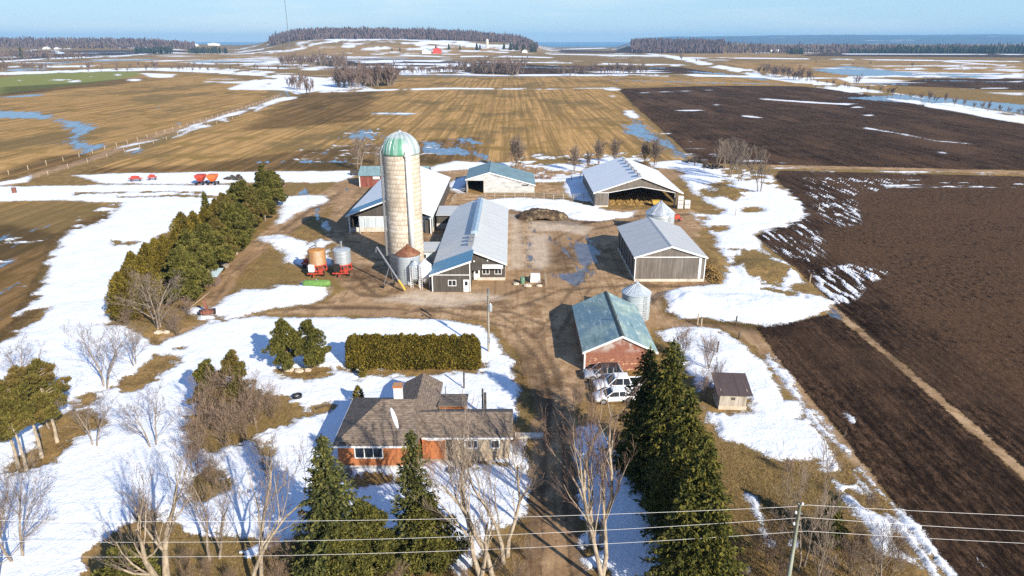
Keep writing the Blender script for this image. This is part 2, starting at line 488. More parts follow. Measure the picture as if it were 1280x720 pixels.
THIN = [  # (area, threshold, stretch): melting, patchy snow
    ([(1005, 222), (1060, 222), (1140, 224), (1100, 238), (1070, 245), (1078, 282), (1040, 284), (1015, 262)], .07, 'y'),
    ([(940, 292), (1000, 262), (1030, 300), (1035, 330), (985, 325)], .1, 'y'),
    ([(1015, 345), (1050, 338), (1110, 345), (1090, 352), (1075, 372), (1055, 385), (1030, 372)], .05, 'y'),
    ([(1010, 338), (1060, 330), (1115, 340), (1080, 352), (1040, 352)], .02, 'y'),
    ([(1060, 224), (1280, 226), (1280, 236), (1080, 238)], .12, 'x'), ([(965, 208), (1280, 217), (1280, 222), (965, 214)], .1, 'x'),
    ([(-60, 300), (60, 290), (70, 310), (64, 345), (70, 380), (30, 430), (-60, 470)], .24, 'd'), ([(100, 270), (150, 250), (170, 258), (140, 282), (90, 300), (60, 320)], .02, 'd'),
    ([(430, 160), (480, 160), (560, 185), (520, 205), (370, 205), (360, 195)], .19, 'd'), ([(800, 150), (900, 190), (1000, 205), (860, 203)], .2, 'x'),
    ([(985, 232), (1000, 250), (1012, 268), (985, 286), (955, 290), (930, 275)], .0, 'x'), ([(850, 200), (960, 215), (985, 240), (930, 250), (850, 225)], .03, 'n'),
    ([(640, 196), (800, 190), (850, 205), (740, 222), (640, 225)], .08, 'n'), ([(950, 500), (1000, 500), (1060, 600), (1000, 580)], .02, 'd'), ([(1020, 560), (1130, 660), (1150, 710), (1060, 640)], .04, 'd'),
    ([(280, 60), (700, 50), (700, 80), (280, 95)], .09, 'f'), ([(1000, 80), (1280, 80), (1280, 125), (1100, 118)], .13, 'f'), ([(0, 60), (360, 62), (360, 95), (0, 95)], .13, 'f'), ([(250, 92), (420, 92), (440, 114), (260, 112)], .06, 'f'), ([(680, 62), (900, 70), (960, 96), (680, 96)], .16, 'f'),
    ([(-50, 590), (60, 585), (120, 620), (110, 760), (-50, 760)], -.1, 'n'), ([(100, 640), (400, 640), (460, 720), (450, 790), (100, 790)], .06, 'n'),
]
SNOW_HOLES = [
    [(128, 405), (146, 400), (190, 410), (236, 400), (258, 404), (246, 411), (216, 419), (198, 430), (182, 424), (160, 414)],
    [(130, 489), (162, 486), (190, 475), (216, 460), (217, 447), (192, 443), (172, 455), (164, 470), (150, 480)],
    [(348, 464), (372, 458), (412, 462), (404, 470), (380, 475), (356, 472)],
    [(236, 560), (232, 520), (300, 492), (345, 500), (366, 506), (374, 514), (384, 518), (352, 530), (322, 540), (300, 556), (270, 565)],
    [(-60, 610), (0, 588), (40, 560), (60, 522), (92, 513), (128, 514), (126, 530), (86, 548), (62, 580), (20, 594)], [(95, 505), (112, 495), (120, 500), (112, 510)],
    [(425, 461), (520, 458), (602, 452), (600, 465), (520, 470), (452, 469)],
    [(240, 600), (262, 584), (282, 590), (284, 610), (258, 624), (240, 622)], strip([(395, 512), (412, 508)], 3), lens(331, 561, 9, 6),
    [(100, 690), (180, 640), (300, 684), (312, 720), (300, 800), (100, 800)], [(318, 700), (372, 672), (450, 680), (560, 690), (575, 740), (560, 800), (318, 800)],
    [(532, 582), (548, 578), (600, 584), (650, 585), (640, 578), (560, 566), (530, 570)], [(415, 600), (430, 594), (500, 600), (500, 604), (425, 606)],
    [(868, 494), (888, 484), (935, 492), (950, 505), (944, 516), (912, 520), (884, 516), (876, 508)],
    [(919, 312), (948, 311), (985, 336), (992, 350), (966, 358), (938, 348), (918, 332)], [(884, 232), (905, 226), (930, 246), (918, 252), (896, 242)], [(866, 238), (882, 236), (900, 244), (890, 248)], [(862, 262), (900, 262), (896, 268), (866, 268)],
    [(725, 690), (745, 682), (750, 690), (732, 698)], lens(740, 660, 6, 5), [(723, 655), (741, 655), (737, 664), (724, 662)], strip([(735, 722), (756, 716)], 6), [(775, 575), (798, 578), (800, 606), (792, 600)],
    [(138, 300), (158, 302), (170, 301), (172, 304), (140, 308)], strip([(95, 242), (200, 240), (250, 241)], 1.2), strip([(150, 246), (220, 245), (275, 246)], 1.6), lens(880, 272, 9, 2), lens(900, 286, 12, 3), lens(940, 262, 7, 3), lens(925, 238, 5, 2),
    [(958, 362), (992, 364), (1010, 372), (990, 372)], strip([(200, 421), (258, 402)], 3), lens(222, 434, 4, 1), lens(276, 397, 3, 2),
]
WETDARK = [  # soaked, darker ground
    [(-60, 270), (70, 290), (150, 258), (160, 270), (90, 300), (60, 330), (60, 390), (0, 440), (-60, 460)],
    [(425, 325), (455, 330), (500, 352), (470, 362), (432, 345)], [(640, 262), (700, 268), (760, 276), (720, 284), (650, 275)], [(690, 300), (725, 310), (718, 345), (690, 340)], [(640, 430), (700, 480), (690, 560), (665, 520), (650, 470)],
    [(360, 190), (600, 170), (600, 200), (440, 213), (120, 214), (250, 205)], [(376, 116), (470, 114), (460, 150), (300, 165), (330, 145)], [(0, 225), (100, 200), (130, 190), (60, 195), (0, 215)], [(120, 210), (400, 205), (400, 214), (110, 216)],
    [(0, 109), (90, 104), (190, 96), (160, 104), (60, 114), (0, 120)], [(660, 600), (676, 600), (682, 760), (650, 760)], [(708, 560), (728, 600), (735, 760), (715, 760)], [(930, 600), (1000, 640), (990, 720), (960, 700)],
    [(870, 350), (930, 365), (835, 372), (830, 395), (1000, 405), (985, 420), (850, 405)], [(480, 285), (530, 290), (545, 330), (500, 330)], [(1030, 330), (1065, 400), (1140, 470), (1120, 440), (1050, 360)],
]


RUTS = [
    strip([(672, 800), (676, 720), (678, 640), (682, 560), (688, 500), (672, 450), (640, 410)], (7, 4)), strip([(716, 800), (712, 720), (708, 640), (704, 560), (704, 500), (692, 460), (668, 420)], (7, 4)),
    strip([(692, 800), (694, 720), (694, 640), (693, 560)], (3, 2)), strip([(640, 410), (560, 390), (470, 384), (380, 384)], 3.4), strip([(668, 420), (610, 385), (540, 375), (450, 368)], 3.4),
    strip([(668, 420), (700, 380), (722, 352), (735, 330)], 3.4), strip([(692, 430), (714, 392), (740, 358)], 3.4), strip([(450, 368), (424, 352), (402, 322), (404, 290)], 3.2), strip([(474, 372), (448, 350), (424, 318)], 3),
    strip([(268, 376), (290, 340), (345, 292), (385, 264), (430, 238)], 2.6), strip([(284, 376), (304, 342), (355, 296), (395, 268)], 2.6), strip([(650, 382), (700, 362), (790, 356), (880, 359)], 3),
    strip([(690, 300), (730, 278), (790, 270), (860, 268)], 2.6), strip([(696, 320), (742, 286), (800, 274)], 2.4), strip([(560, 378), (620, 372), (680, 352)], 3), strip([(500, 392), (560, 382), (640, 390), (690, 410)], 3),
]


def sdf(poly, X, Y):
    """Signed distance (inside positive) of arrays X, Y to a polygon given in metres."""
    d2 = np.full(X.shape, 1e18)
    ins = np.zeros(X.shape, bool)
    n = len(poly)
    for i in range(n):
        ax, ay = poly[i]
        bx, by = poly[(i + 1) % n]
        ex, ey = bx - ax, by - ay
        wx, wy = X - ax, Y - ay
        t = np.clip((wx * ex + wy * ey) / (ex * ex + ey * ey + 1e-12), 0, 1)
        d2 = np.minimum(d2, (wx - t * ex) ** 2 + (wy - t * ey) ** 2)
        c = (ay > Y) != (by > Y)
        with np.errstate(divide='ignore', invalid='ignore'):
            xi = ax + (Y - ay) * ex / (ey if ey != 0 else 1e-12)
        ins ^= c & (X < xi)
    d = np.sqrt(d2)
    return np.where(ins, d, -d)


# the fan of the land sheet: rows by distance, columns by direction
vrows = np.concatenate([np.arange(1500, 790, -8), np.arange(790, 300, -1.5), np.arange(300, 74, -1.15)])
yr = np.array([at(640, v)[1] for v in vrows])
yr = np.concatenate([yr[yr < 1250], np.arange(1260, 2000, 25), np.arange(2000, 5200, 45)])
ucols = np.concatenate([np.linspace(-900, -150, 110), np.arange(-146, 1426, 1.7), np.linspace(1430, 2180, 110)])
kx = (ucols - 640) / FPX
GY, KX = np.meshgrid(yr, kx, indexing='ij')
GX = KX * (GY * CP + CAM_H * SP)
NR, NC = GX.shape
X, Y = GX.ravel(), GY.ravel()
S = .15 + .0035 * Y


def blend_noise(seed):
    n1 = fbm(X / 2.6, Y / 2.6, seed)
    n2 = fbm(X / 13, Y / 13, seed + 5)
    n3 = fbm(X / 60, Y / 60, seed + 9)
    w1 = 1 - sstep(120, 320, Y)
    w3 = sstep(350, 900, Y)
    return n1 * w1 + n2 * (1 - w1) * (1 - w3) + n2 * .45 * w1 + n3 * w3


def layer(polys, amp, seed, most=8.0):
    f = np.full(X.shape, -most)
    for p in polys:
        w = [at_land(u, v)[:2] for u, v in p]
        xs, ys = [a for a, b in w], [b for a, b in w]
        m = 14 + .03 * max(ys)
        k = np.nonzero((X > min(xs) - m) & (X < max(xs) + m) & (Y > min(ys) - m) & (Y < max(ys) + m))[0]
        if len(k):
            f[k] = np.maximum(f[k], sdf(w, X[k], Y[k]) / S[k])
    return np.clip(f, -most, most) + blend_noise(seed) * amp


A = {}
A['plough'] = layer(PLOUGH, 1.6, 1)
A['flat'] = layer(FLAT_PLOUGH, 3.0, 2)
A['stubble'] = layer(STUBBLE, 2.4, 3)
A['green'] = layer(GREEN, 5.0, 4)
A['yard'] = layer(YARD, 3.2, 5)
A['pad'] = layer(PADS, 2.4, 6)
A['wet'] = layer(WETDARK, 6.0, 7)
A['rut'] = layer(RUTS, 2.6, 14)
A['water'] = layer(WATER, 5.0, 8) + np.clip(fbm((X + .35 * Y) / 1.6, (Y - .3 * X) / (3 + Y / 40), 95, 5) * 9 - .4, -6, 3) * sstep(60, 140, Y)
near_rag = (1 - sstep(120, 300, Y)) * np.clip(.42 - vnoise(X / 1.1, Y / .8, 93) - .3 * vnoise(X / 9, Y / 9, 94), 0, 1) * 5
snow = layer(SNOW, 4.6, 9)
holes = layer(SNOW_HOLES, 6.5, 10) + (1 - sstep(120, 300, Y)) * fbm(X / .9, Y / .7, 97, 4) * 5
# the far drifts are broken by wind and thaw
farw = sstep(230, 420, Y)
brk = fbm(X / (10 + Y / 45), Y / (8 + Y / 60), 91, 5)
snow = np.where(farw > 0, np.minimum(snow, snow * (1 - farw) + farw * (brk + .10) * 26), snow)
snow = snow - near_rag
snow = np.minimum(snow, -holes)
for poly, th, mode in THIN:
    z = layer([poly], 2.5, 12)
    if mode == 'y': st = fbm(X / .45, Y / 5, 21, 5)
    elif mode == 'x': st = fbm(X / 9, Y / 2.2, 22)
    elif mode == 'd': st = fbm((X + .5 * Y) / 5, (Y - .3 * X) / 2.0, 23)
    elif mode == 'f': st = fbm(X / 90, Y / 55, 24)
    else: st = fbm(X / 2.4, Y / 2.4, 25)
    st = np.where(holes > 0, -.4, st)
    snow = np.maximum(snow, np.minimum(z, (st - th) * 16))
# driven, melted-out ground inside the drifts
A['snow'] = snow

# ---- relief: snow lies on the ground, clods, banks and ditches
Z = hills(X, Y) * 1.0
near = 1 - sstep(180, 420, Y)
Z += near * np.clip(sstep(-.3, 2.4, snow), 0, 1) * (.06 + .30 * (fbm(X / 6.5, Y / 5.0, 31) + .5))
Z += near * sstep(0, 1.5, A['plough']) * (fbm(X / .5, Y / 1.1, 33, 3) * .16) * (snow < .5)
Z += near * (fbm(X / 9, Y / 9, 35) * .16) * (1 - sstep(-1, 1, A['yard']))
Z -= near * sstep(-.6, 1.2, A['water']) * .10
Z -= near * sstep(-.5, .8, A['rut']) * .08


def bank(u, v, rx, ry, h, seed):
    global Z
    cx, cy, _ = at(u, v)
    q = ((X - cx) / rx) ** 2 + ((Y - cy) / ry) ** 2
    Z = Z + h * np.clip(1 - q, 0, 1) ** .8 * (1 + .7 * fbm(X / 1.6, Y / 1.6, seed))


bank(850, 378, 4.5, 5, 1.0, 41)
bank(930, 382, 10, 5, .5, 42)
bank(700, 262, 9, 3.5, 1.1, 43)
bank(748, 270, 7, 2.6, 1.1, 44)
bank(958, 338, 6, 7, .9, 45)
bank(910, 240, 5, 9, .8, 46)
bank(890, 330, 3, 12, .9, 47)
bank(600, 258, 5, 3, .5, 48)
bank(340, 305, 5, 4, .5, 49)
bank(372, 362, 6, 4, .4, 50)
bank(190, 408, 6, 4, .3, 51)
ground_z = Z.reshape(NR, NC)


def gz(x, y):
    """Height of the land sheet at x, y."""
    i = int(np.clip(np.searchsorted(yr, y), 1, NR - 1))
    t = (y - yr[i - 1]) / (yr[i] - yr[i - 1])
    j = int(np.clip(np.searchsorted(kx, x / (y * CP + CAM_H * SP)), 1, NC - 1))
    return float(ground_z[i - 1, j] * (1 - t) + ground_z[i, j] * t)


# ---- one land material, driven by the layers
m = NT('land')
P0 = m.coord('pos')


def att(name):
    a = m.n('ShaderNodeAttribute', attribute_name=name)
    return a.outputs['Fac']


nf = m.noise(P0, 3.1, 6, .7)
nr_ = m.noise(P0, 1.3, 5, .7)
nm = m.noise(P0, .45, 6, .65)
nl = m.noise(P0, .06, 5, .6)
rows = m.noise(m.coord('pos', (1.6, .03, 1)), 1.0, 4, .6)
rows2 = m.noise(m.coord('pos', (.42, .006, 1)), 1.0, 4, .6)
clod = m.noise(m.coord('pos', (1.9, .9, 1)), 1.0, 7, .8)
pit = m.noise(m.coord('pos', (1.0, .6, 1)), 1.0, 6, .8)
jit = m.math('ADD', m.math('MULTIPLY', m.math('SUBTRACT', nf, .5), 3.2), m.math('MULTIPLY', m.math('SUBTRACT', nr_, .5), 3.6))


def mask(name, w=.5, j=1.0):
    return m.rng(m.math('ADD', att(name), m.math('MULTIPLY', jit, j)), -w, w)


grass = m.mix(m.rng(nm, .35, .65), (.15, .092, .034), (.33, .205, .075))
grass = m.mix(m.rng(nl, .45, .62), grass, (.20, .135, .048))
grass = m.mix(m.rng(nf, .5, .72), grass, (.40, .27, .12))
grass = m.mix(m.rng(nf, .42, .3), grass, (.06, .04, .02))
grass = m.mix(m.math('MULTIPLY', m.rng(nr_, .52, .68), .7), grass, (.075, .048, .024))
grass = m.mix(m.math('MULTIPLY', m.rng(m.noise(P0, 9, 4, .75), .52, .66), .6), grass, (.46, .32, .15))
dirt = m.mix(m.rng(nm, .36, .62), (.26, .155, .075), (.52, .35, .20))
dirt = m.mix(m.rng(nl, .42, .6), dirt, (.34, .215, .115))
dirt = m.mix(m.math('MULTIPLY', m.rng(m.noise(P0, .16, 6, .68), .52, .64), .75), dirt, (.16, .10, .055))
dirt = m.mix(m.rng(nf, .55, .75), dirt, (.58, .42, .27))
track = m.rng(rows, .5, .68)
dirt = m.mix(m.math('MULTIPLY', track, .45), dirt, (.17, .10, .05))
stub = m.mix(m.rng(rows2, .36, .64), (.27, .165, .062), (.55, .325, .125))
stub = m.mix(m.math('MULTIPLY', m.rng(rows, .45, .7), .6), stub, (.17, .11, .034))
stub = m.mix(m.rng(nl, .5, .66), stub, (.27, .17, .052))
stub = m.mix(m.math('MULTIPLY', m.rng(nm, .5, .7), .4), stub, (.115, .085, .034))
stub = m.mix(m.math('MULTIPLY', m.rng(m.noise(m.coord('pos', (.022, .012, 1)), 1.0, 5, .62), .50, .60), .65), stub, (.15, .108, .045))
green = m.mix(m.rng(nm, .3, .7), (.19, .215, .055), (.27, .255, .08))
plow = m.mix(m.rng(clod, .34, .66), (.022, .013, .008), (.17, .098, .058))
sxyz = m.n('ShaderNodeSeparateXYZ')
m.l(P0, sxyz.inputs[0])
fur = m.math('SINE', m.math('ADD', m.math('MULTIPLY', sxyz.outputs[0], 2 * PI / 1.25), m.math('MULTIPLY', m.noise(m.coord('pos', (.5, .09, 1)), 1.0, 4, .6), 14.0)))
furm = m.math('MULTIPLY', m.rng(fur, -.2, .75), m.rng(nr_, .3, .62))
plow = m.mix(m.math('MULTIPLY', furm, .8), plow, (.016, .0095, .006))
plow = m.mix(m.math('MULTIPLY', m.rng(rows2, .46, .62), .55), plow, (.030, .018, .012))
grain = m.noise(m.coord('pos', (.62, .16, 1)), 1.0, 7, .85)
plow = m.mix(m.math('MULTIPLY', m.rng(grain, .50, .60), .85), plow, (.020, .012, .008))
plow = m.mix(m.math('MULTIPLY', m.rng(grain, .44, .36), .6), plow, (.17, .10, .06))
tram = m.math('SINE', m.math('ADD', m.math('MULTIPLY', sxyz.outputs[0], 2 * PI / 7.0), m.math('MULTIPLY', m.noise(m.coord('pos', (.08, .012, 1)), 1.0, 3, .6), 9.0)))
plow = m.mix(m.math('MULTIPLY', m.rng(tram, .55, .95), .4), plow, (.020, .012, .008))
plow = m.mix(m.math('MULTIPLY', m.rng(m.noise(m.coord('pos', (.05, .012, 1)), 1.0, 5, .65), .5, .62), .6), plow, (.15, .085, .048))
plow = m.mix(m.math('MULTIPLY', m.rng(nl, .45, .6), .4), plow, (.125, .073, .043))
flatp = m.mix(m.rng(clod, .3, .66), (.046, .027, .016), (.16, .092, .052))
flatp = m.mix(m.math('MULTIPLY', m.rng(pit, .53, .60), .9), flatp, (.016, .010, .007))
flatp = m.mix(m.math('MULTIPLY', m.rng(clod, .60, .72), .6), flatp, (.30, .19, .11))
flatp = m.mix(m.math('MULTIPLY', m.rng(nl, .45, .6), .5), flatp, (.135, .076, .042))
plow = m.mix(mask('flat', 2.5, 1.5), plow, flatp)
pad = m.mix(m.rng(nm, .35, .65), (.50, .385, .27), (.62, .50, .38))
pad = m.mix(m.rng(nf, .58, .72), pad, (.26, .18, .11))

col = m.mix(mask('stubble', .5), grass, stub)
col = m.mix(mask('green', 2.0, 1.5), col, green)
dirt = m.mix(m.math('MULTIPLY', mask('rut', .9, 1.2), .8), dirt, m.mix(m.rng(nr_, .35, .65), (.085, .052, .03), (.17, .11, .065)))
col = m.mix(mask('yard', .8), col, dirt)
col = m.mix(mask('plough', .4), col, plow)
col = m.mix(m.math('MULTIPLY', mask('pad', 2.2, 1.8), .85), col, pad)
wetm = m.math('MULTIPLY', mask('wet', 3.5, 2), .75)
col = m.mix(wetm, col, m.mix(1.0, col, (.34, .33, .35), 'MULTIPLY'))
wst = m.noise(m.coord('pos', (.5, .10, 1)), 1.0, 5, .7)
watm = m.rng(m.math('ADD', m.math('ADD', att('water'), jit), m.math('MULTIPLY', m.math('SUBTRACT', wst, .56), 16.0)), -.8, 1.2)
col = m.mix(watm, col, m.mix(mask('yard', 1.5), m.mix(m.rng(nm, .35, .68), (.055, .10, .16), (.20, .28, .38)), m.mix(m.rng(nm, .3, .7), (.075, .07, .08), (.17, .16, .17))))
jit2 = m.math('MULTIPLY', m.math('SUBTRACT', m.noise(P0, 6.5, 4, .7), .5), 5.0)
snowm = m.rng(m.math('ADD', att('snow'), m.math('ADD', m.math('MULTIPLY', jit, 1.0), jit2)), -.3, .5)
snowc = m.mix(m.rng(nm, .4, .8), (.84, .87, .92), (.78, .82, .88))
snowc = m.mix(m.math('MULTIPLY', m.rng(m.math('ADD', att('snow'), m.math('MULTIPLY', jit, 1.4)), 2.2, .2), .45), snowc, (.50, .44, .37))
snowc = m.mix(m.math('MULTIPLY', m.rng(m.noise(P0, .22, 6, .7), .56, .72), .35), snowc, (.62, .60, .57))
snowc = m.mix(m.math('MULTIPLY', m.math('MULTIPLY', m.rng(m.noise(P0, 5.0, 3, .8), .66, .74), m.rng(nm, .45, .6)), .8), snowc, (.22, .16, .10))
col = m.mix(snowm, col, snowc)
rough = m.math('SUBTRACT', .92, m.math('MULTIPLY', m.math('MULTIPLY', watm, m.math('SUBTRACT', 1.0, snowm)), .72))
plm = m.math('MULTIPLY', mask('plough', .4), m.math('SUBTRACT', 1.0, snowm))
h1 = m.math('MULTIPLY', m.math('ADD', clod, m.math('MULTIPLY', rows, .8)), m.math('ADD', m.math('MULTIPLY', plm, 1.5), .25))
h1 = m.math('MULTIPLY', h1, m.math('SUBTRACT', 1.0, m.math('MULTIPLY', watm, .9)))
hs = m.math('MULTIPLY', m.math('ADD', nm, m.math('MULTIPLY', nf, .45)), .62)
hh = m.n('ShaderNodeMix', data_type='FLOAT')
m.put(hh.inputs[0], snowm)
m.put(hh.inputs[2], h1)
m.put(hh.inputs[3], hs)
m.bump(hh.outputs[0], .9, .4)
m.put(m.b.inputs['Specular IOR Level'], m.math('ADD', .04, m.math('MULTIPLY', m.math('MULTIPLY', watm, m.math('SUBTRACT', 1.0, snowm)), .5)))
LAND = m.out(col, rough)

# ---- cut the sheet into the ground, fields, yard, snow and puddles that lie edge to edge
vid = np.arange(NR * NC).reshape(NR, NC)
quads = np.stack([vid[:-1, :-1], vid[:-1, 1:], vid[1:, 1:], vid[1:, :-1]], -1).reshape(-1, 4)


def fc(name):
    a = A[name]
    return a[quads].mean(1)


cls = np.zeros(len(quads), int)
cls[fc('stubble') > 0] = 1
cls[fc('green') > 0] = 2
cls[fc('yard') > 0] = 3
cls[fc('plough') > 0] = 4
cls[fc('pad') > 0] = 5
cls[fc('water') > 0] = 6
cls[fc('snow') > 0] = 7
VCO = np.stack([X, Y, Z], -1)
for c, name in enumerate(('ground', 'stubble_field', 'green_field', 'driveway', 'ploughed_field', 'concrete_apron', 'meltwater', 'snow')):
    f = quads[cls == c]
    used, inv = np.unique(f, return_inverse=True)
    me = np_mesh(name, VCO[used], inv.reshape(-1, 4))
    for k, a in A.items():
        at_ = me.attributes.new(k, 'FLOAT', 'POINT')
        at_.data.foreach_set('value', np.ascontiguousarray(a[used], np.float32))
    o = finish(me, name, LAND, smooth=True)
    tag(o, kind='structure')

# the country beyond the sheet, the lake and the far shore
m2 = m_mottle('far_land', (.10, .07, .04), (.20, .14, .07), .01, .95, kind='pos')
MB().add([(-70000, -3000, -6), (70000, -3000, -6), (70000, 5190, -6), (-70000, 5190, -6)], [(0, 1, 2, 3)]).build('ground', m2)['kind'] = 'structure'
m3 = NT('lake_water')
nz = m3.noise(m3.coord('pos', (.004, .0015, 1)), 1.0, 3)
m3.bump(nz, .1, 1)
lake_mat = m3.out(m3.mix(nz, (.010, .055, .13), (.015, .075, .16)), .25)
MB().add([(-70000, 5100, -4), (70000, 5100, -4), (70000, 68000, -4), (-70000, 68000, -4)], [(0, 1, 2, 3)]).build('lake', lake_mat)['kind'] = 'structure'

ridge_m = NT('ridge')
v = ridge_m.coord('pos', (.0006, .0006, .012))
n1 = ridge_m.noise(v, 1.0, 6, .6)
n2 = ridge_m.noise(ridge_m.coord('pos', (.0012, .0012, .05)), 1.0, 5, .6)
rc = ridge_m.mix(ridge_m.rng(n1, .35, .7), (.035, .033, .03), (.085, .07, .055))
rc = ridge_m.mix(ridge_m.rng(n2, .64, .70), rc, (.75, .78, .8))
RIDGE = ridge_m.out(rc, .95)
nx, ny = 260, 14
uu = np.linspace(786, 1900, nx)
rv, rf = [], []
for j in range(ny):
    d = 9000 + j * 420
    for i, u in enumerate(uu):
        x = (u - 640) / FPX * (d * CP + 12.9)
        prof = float(np.interp(u, [786, 796, 830, 880, 960, 1060, 1150, 1230, 1280, 1900], [20, 80, 120, 130, 148, 160, 158, 166, 166, 170]))
        nn = float(fbm(np.array([x / 900.]), np.array([d / 700.]), 61)[0]) + .5 * float(fbm(np.array([x / 220.]), np.array([d / 500.]), 62)[0])
        t = j / (ny - 1)
        z = -6 + (prof + 28 * nn + 6) * min(1, (t * 1.15)) ** .8
        rv.append((x, d, z))
for j in range(ny - 1):
    for i in range(nx - 1):
        q = j * nx + i
        rf.append((q, q + 1, q + nx + 1, q + nx))
me = np_mesh('hills', np.array(rv), np.array(rf))
finish(me, 'hills', RIDGE, smooth=True)['kind'] = 'structure'
# ================================================================== TREES
def leaf_mat(name, dark, mid, light, brown=None):
    m = NT(name)
    g = m.n('ShaderNodeNewGeometry')
    r = g.outputs['Random Per Island']
    n1 = m.noise(m.coord('pos'), .55, 3, .6)
    t = m.math('ADD', m.math('MULTIPLY', r, .6), m.math('MULTIPLY', n1, .7))
    c = m.mix(m.rng(t, .3, .65), dark, mid)
    c = m.mix(m.rng(t, .62, .95), c, light)
    if brown:
        n2 = m.noise(m.coord('pos'), .35, 3, .6)
        c = m.mix(m.math('MULTIPLY', m.rng(n2, .5, .62), .8), c, brown)
    m.b.inputs['Specular IOR Level'].default_value = .15
    return m.out(c, .75)


SPRUCE = leaf_mat('spruce_needles', (.018, .024, .006), (.070, .073, .014), (.145, .125, .022))
SPRUCE_B = leaf_mat('blue_spruce_needles', (.018, .025, .010), (.062, .070, .020), (.14, .13, .036))
PINE = leaf_mat('pine_needles', (.030, .034, .009), (.10, .098, .022), (.20, .175, .04))
PINE_B = leaf_mat('weathered_pine_needles', (.045, .040, .012), (.11, .098, .024), (.20, .165, .04), (.16, .11, .035))
CEDAR = leaf_mat('cedar_leaves', (.050, .042, .008), (.13, .100, .018), (.235, .178, .03))
HEDGE = leaf_mat('hedge_leaves', (.032, .030, .008), (.13, .105, .018), (.29, .215, .035))


def bark_mat(name, a, b):
    return m_mottle(name, a, b, 5, .9, stretch=(1, 1, .3))


BARK_PALE = bark_mat('pale_bark', (.24, .19, .135), (.44, .36, .265))
BARK_GREY = bark_mat('grey_bark', (.16, .125, .095), (.33, .265, .205))
BARK_BROWN = bark_mat('brown_bark', (.10, .068, .048), (.20, .14, .095))
TWIG_PALE = bark_mat('pale_twigs', (.17, .115, .08), (.29, .205, .145))
TWIG_RED = bark_mat('reddish_twigs', (.12, .075, .058), (.22, .145, .11))
TWIG_GREY = bark_mat('grey_twigs', (.15, .115, .09), (.27, .21, .165))
TWIG_FAR = bark_mat('far_twigs', (.13, .09, .075), (.21, .15, .125))


def unit(v):
    return v / (np.linalg.norm(v, axis=-1, keepdims=True) + 1e-9)


def tris(centers, out, length, width, rng):
    """A narrow leaf triangle at every centre, pointing along out."""
    n = len(centers)
    d = unit(out + rng.normal(0, .35, (n, 3)))
    side = unit(np.cross(d, rng.normal(0, 1, (n, 3))))
    l = (length * rng.uniform(.65, 1.35, n))[:, None]
    w = (width * rng.uniform(.65, 1.35, n))[:, None]
    v = np.stack([centers - side * w, centers + side * w, centers + d * l], 1)
    return v.reshape(-1, 3)


def leaf_mesh(name, v, mat, parent):
    return finish(np_mesh(name, v, np.arange(len(v)).reshape(-1, 3)), name, mat, parent)


def trunk(parent, h, r, mat, lean=0.0, n=7, rng=None, b=None):
    b = b or MB()
    pts = [(math.sin(t * 5) * .03 * h * lean, math.cos(t * 4) * .02 * h * lean - .02 * h * lean, t * h - .3 * (t == 0)) for t in (0, .2, .45, .7, 1)]
    b.tube(pts, [r * (1.25 if t == 0 else 1) * (1 - .85 * t) for t in (0, .2, .45, .7, 1)], n)
    return b.build('trunk', mat, parent, local=True, smooth=True)


def spruce(root, seed, h, R, mat=SPRUCE, bark=BARK_BROWN, step=.27, lsize=.30, droop=.35, low=.04, power=.85):
    rng = np.random.default_rng(seed)
    C, O = [], []
    z = low * h
    gapdir = rng.uniform(0, 2 * PI)
    while z < h * .985:
        t = z / h
        r0 = R * (1 - t) ** power + .08
        nb = int(6 + 10 * (1 - t))
        a0 = rng.uniform(0, 6)
        for k in range(nb):
            a = a0 + 2 * PI * k / nb + rng.normal(0, .18)
            L = r0 * rng.uniform(.62, 1.12) * (1 + .12 * math.sin(3 * a + seed) + .1 * math.sin(z * 2.1 + a))
            if rng.random() < .06:
                L *= .4
            nn = max(3, int(L / .11))
            s = np.linspace(.18, 1, nn) + rng.normal(0, .03, nn)
            dz = -droop * L * s ** 1.6 + .16 * L * s ** 4 + (0.25 if t > .8 else 0) * L * s
            spread = rng.normal(0, .11 + .05 * L, nn) * (.3 + s * .8) * (1.15 - s)
            c = np.stack([np.cos(a) * L * s - np.sin(a) * spread, np.sin(a) * L * s + np.cos(a) * spread, z + dz + rng.normal(0, .05, nn)], -1)
            C.append(c)
            O.append(np.tile([np.cos(a), np.sin(a), -.35], (nn, 1)))
            C.append(c + rng.normal(0, .09, c.shape))
            O.append(np.tile([np.cos(a) * .5, np.sin(a) * .5, -.75], (nn, 1)) + rng.normal(0, .4, (nn, 3)))
        z += step * (.7 + .6 * (1 - t)) * rng.uniform(.8, 1.2)
    C.append(np.array([[0, 0, h * k] for k in np.linspace(.9, .995, 14)]))
    O.append(np.tile([0, 0, 1.], (14, 1)))
    C, O = np.concatenate(C), np.concatenate(O)
    v = tris(C, O, lsize, lsize * .30, rng)
    leaf_mesh('crown', v, mat, root)
    trunk(root, h * .96, .05 + h * .014, bark)


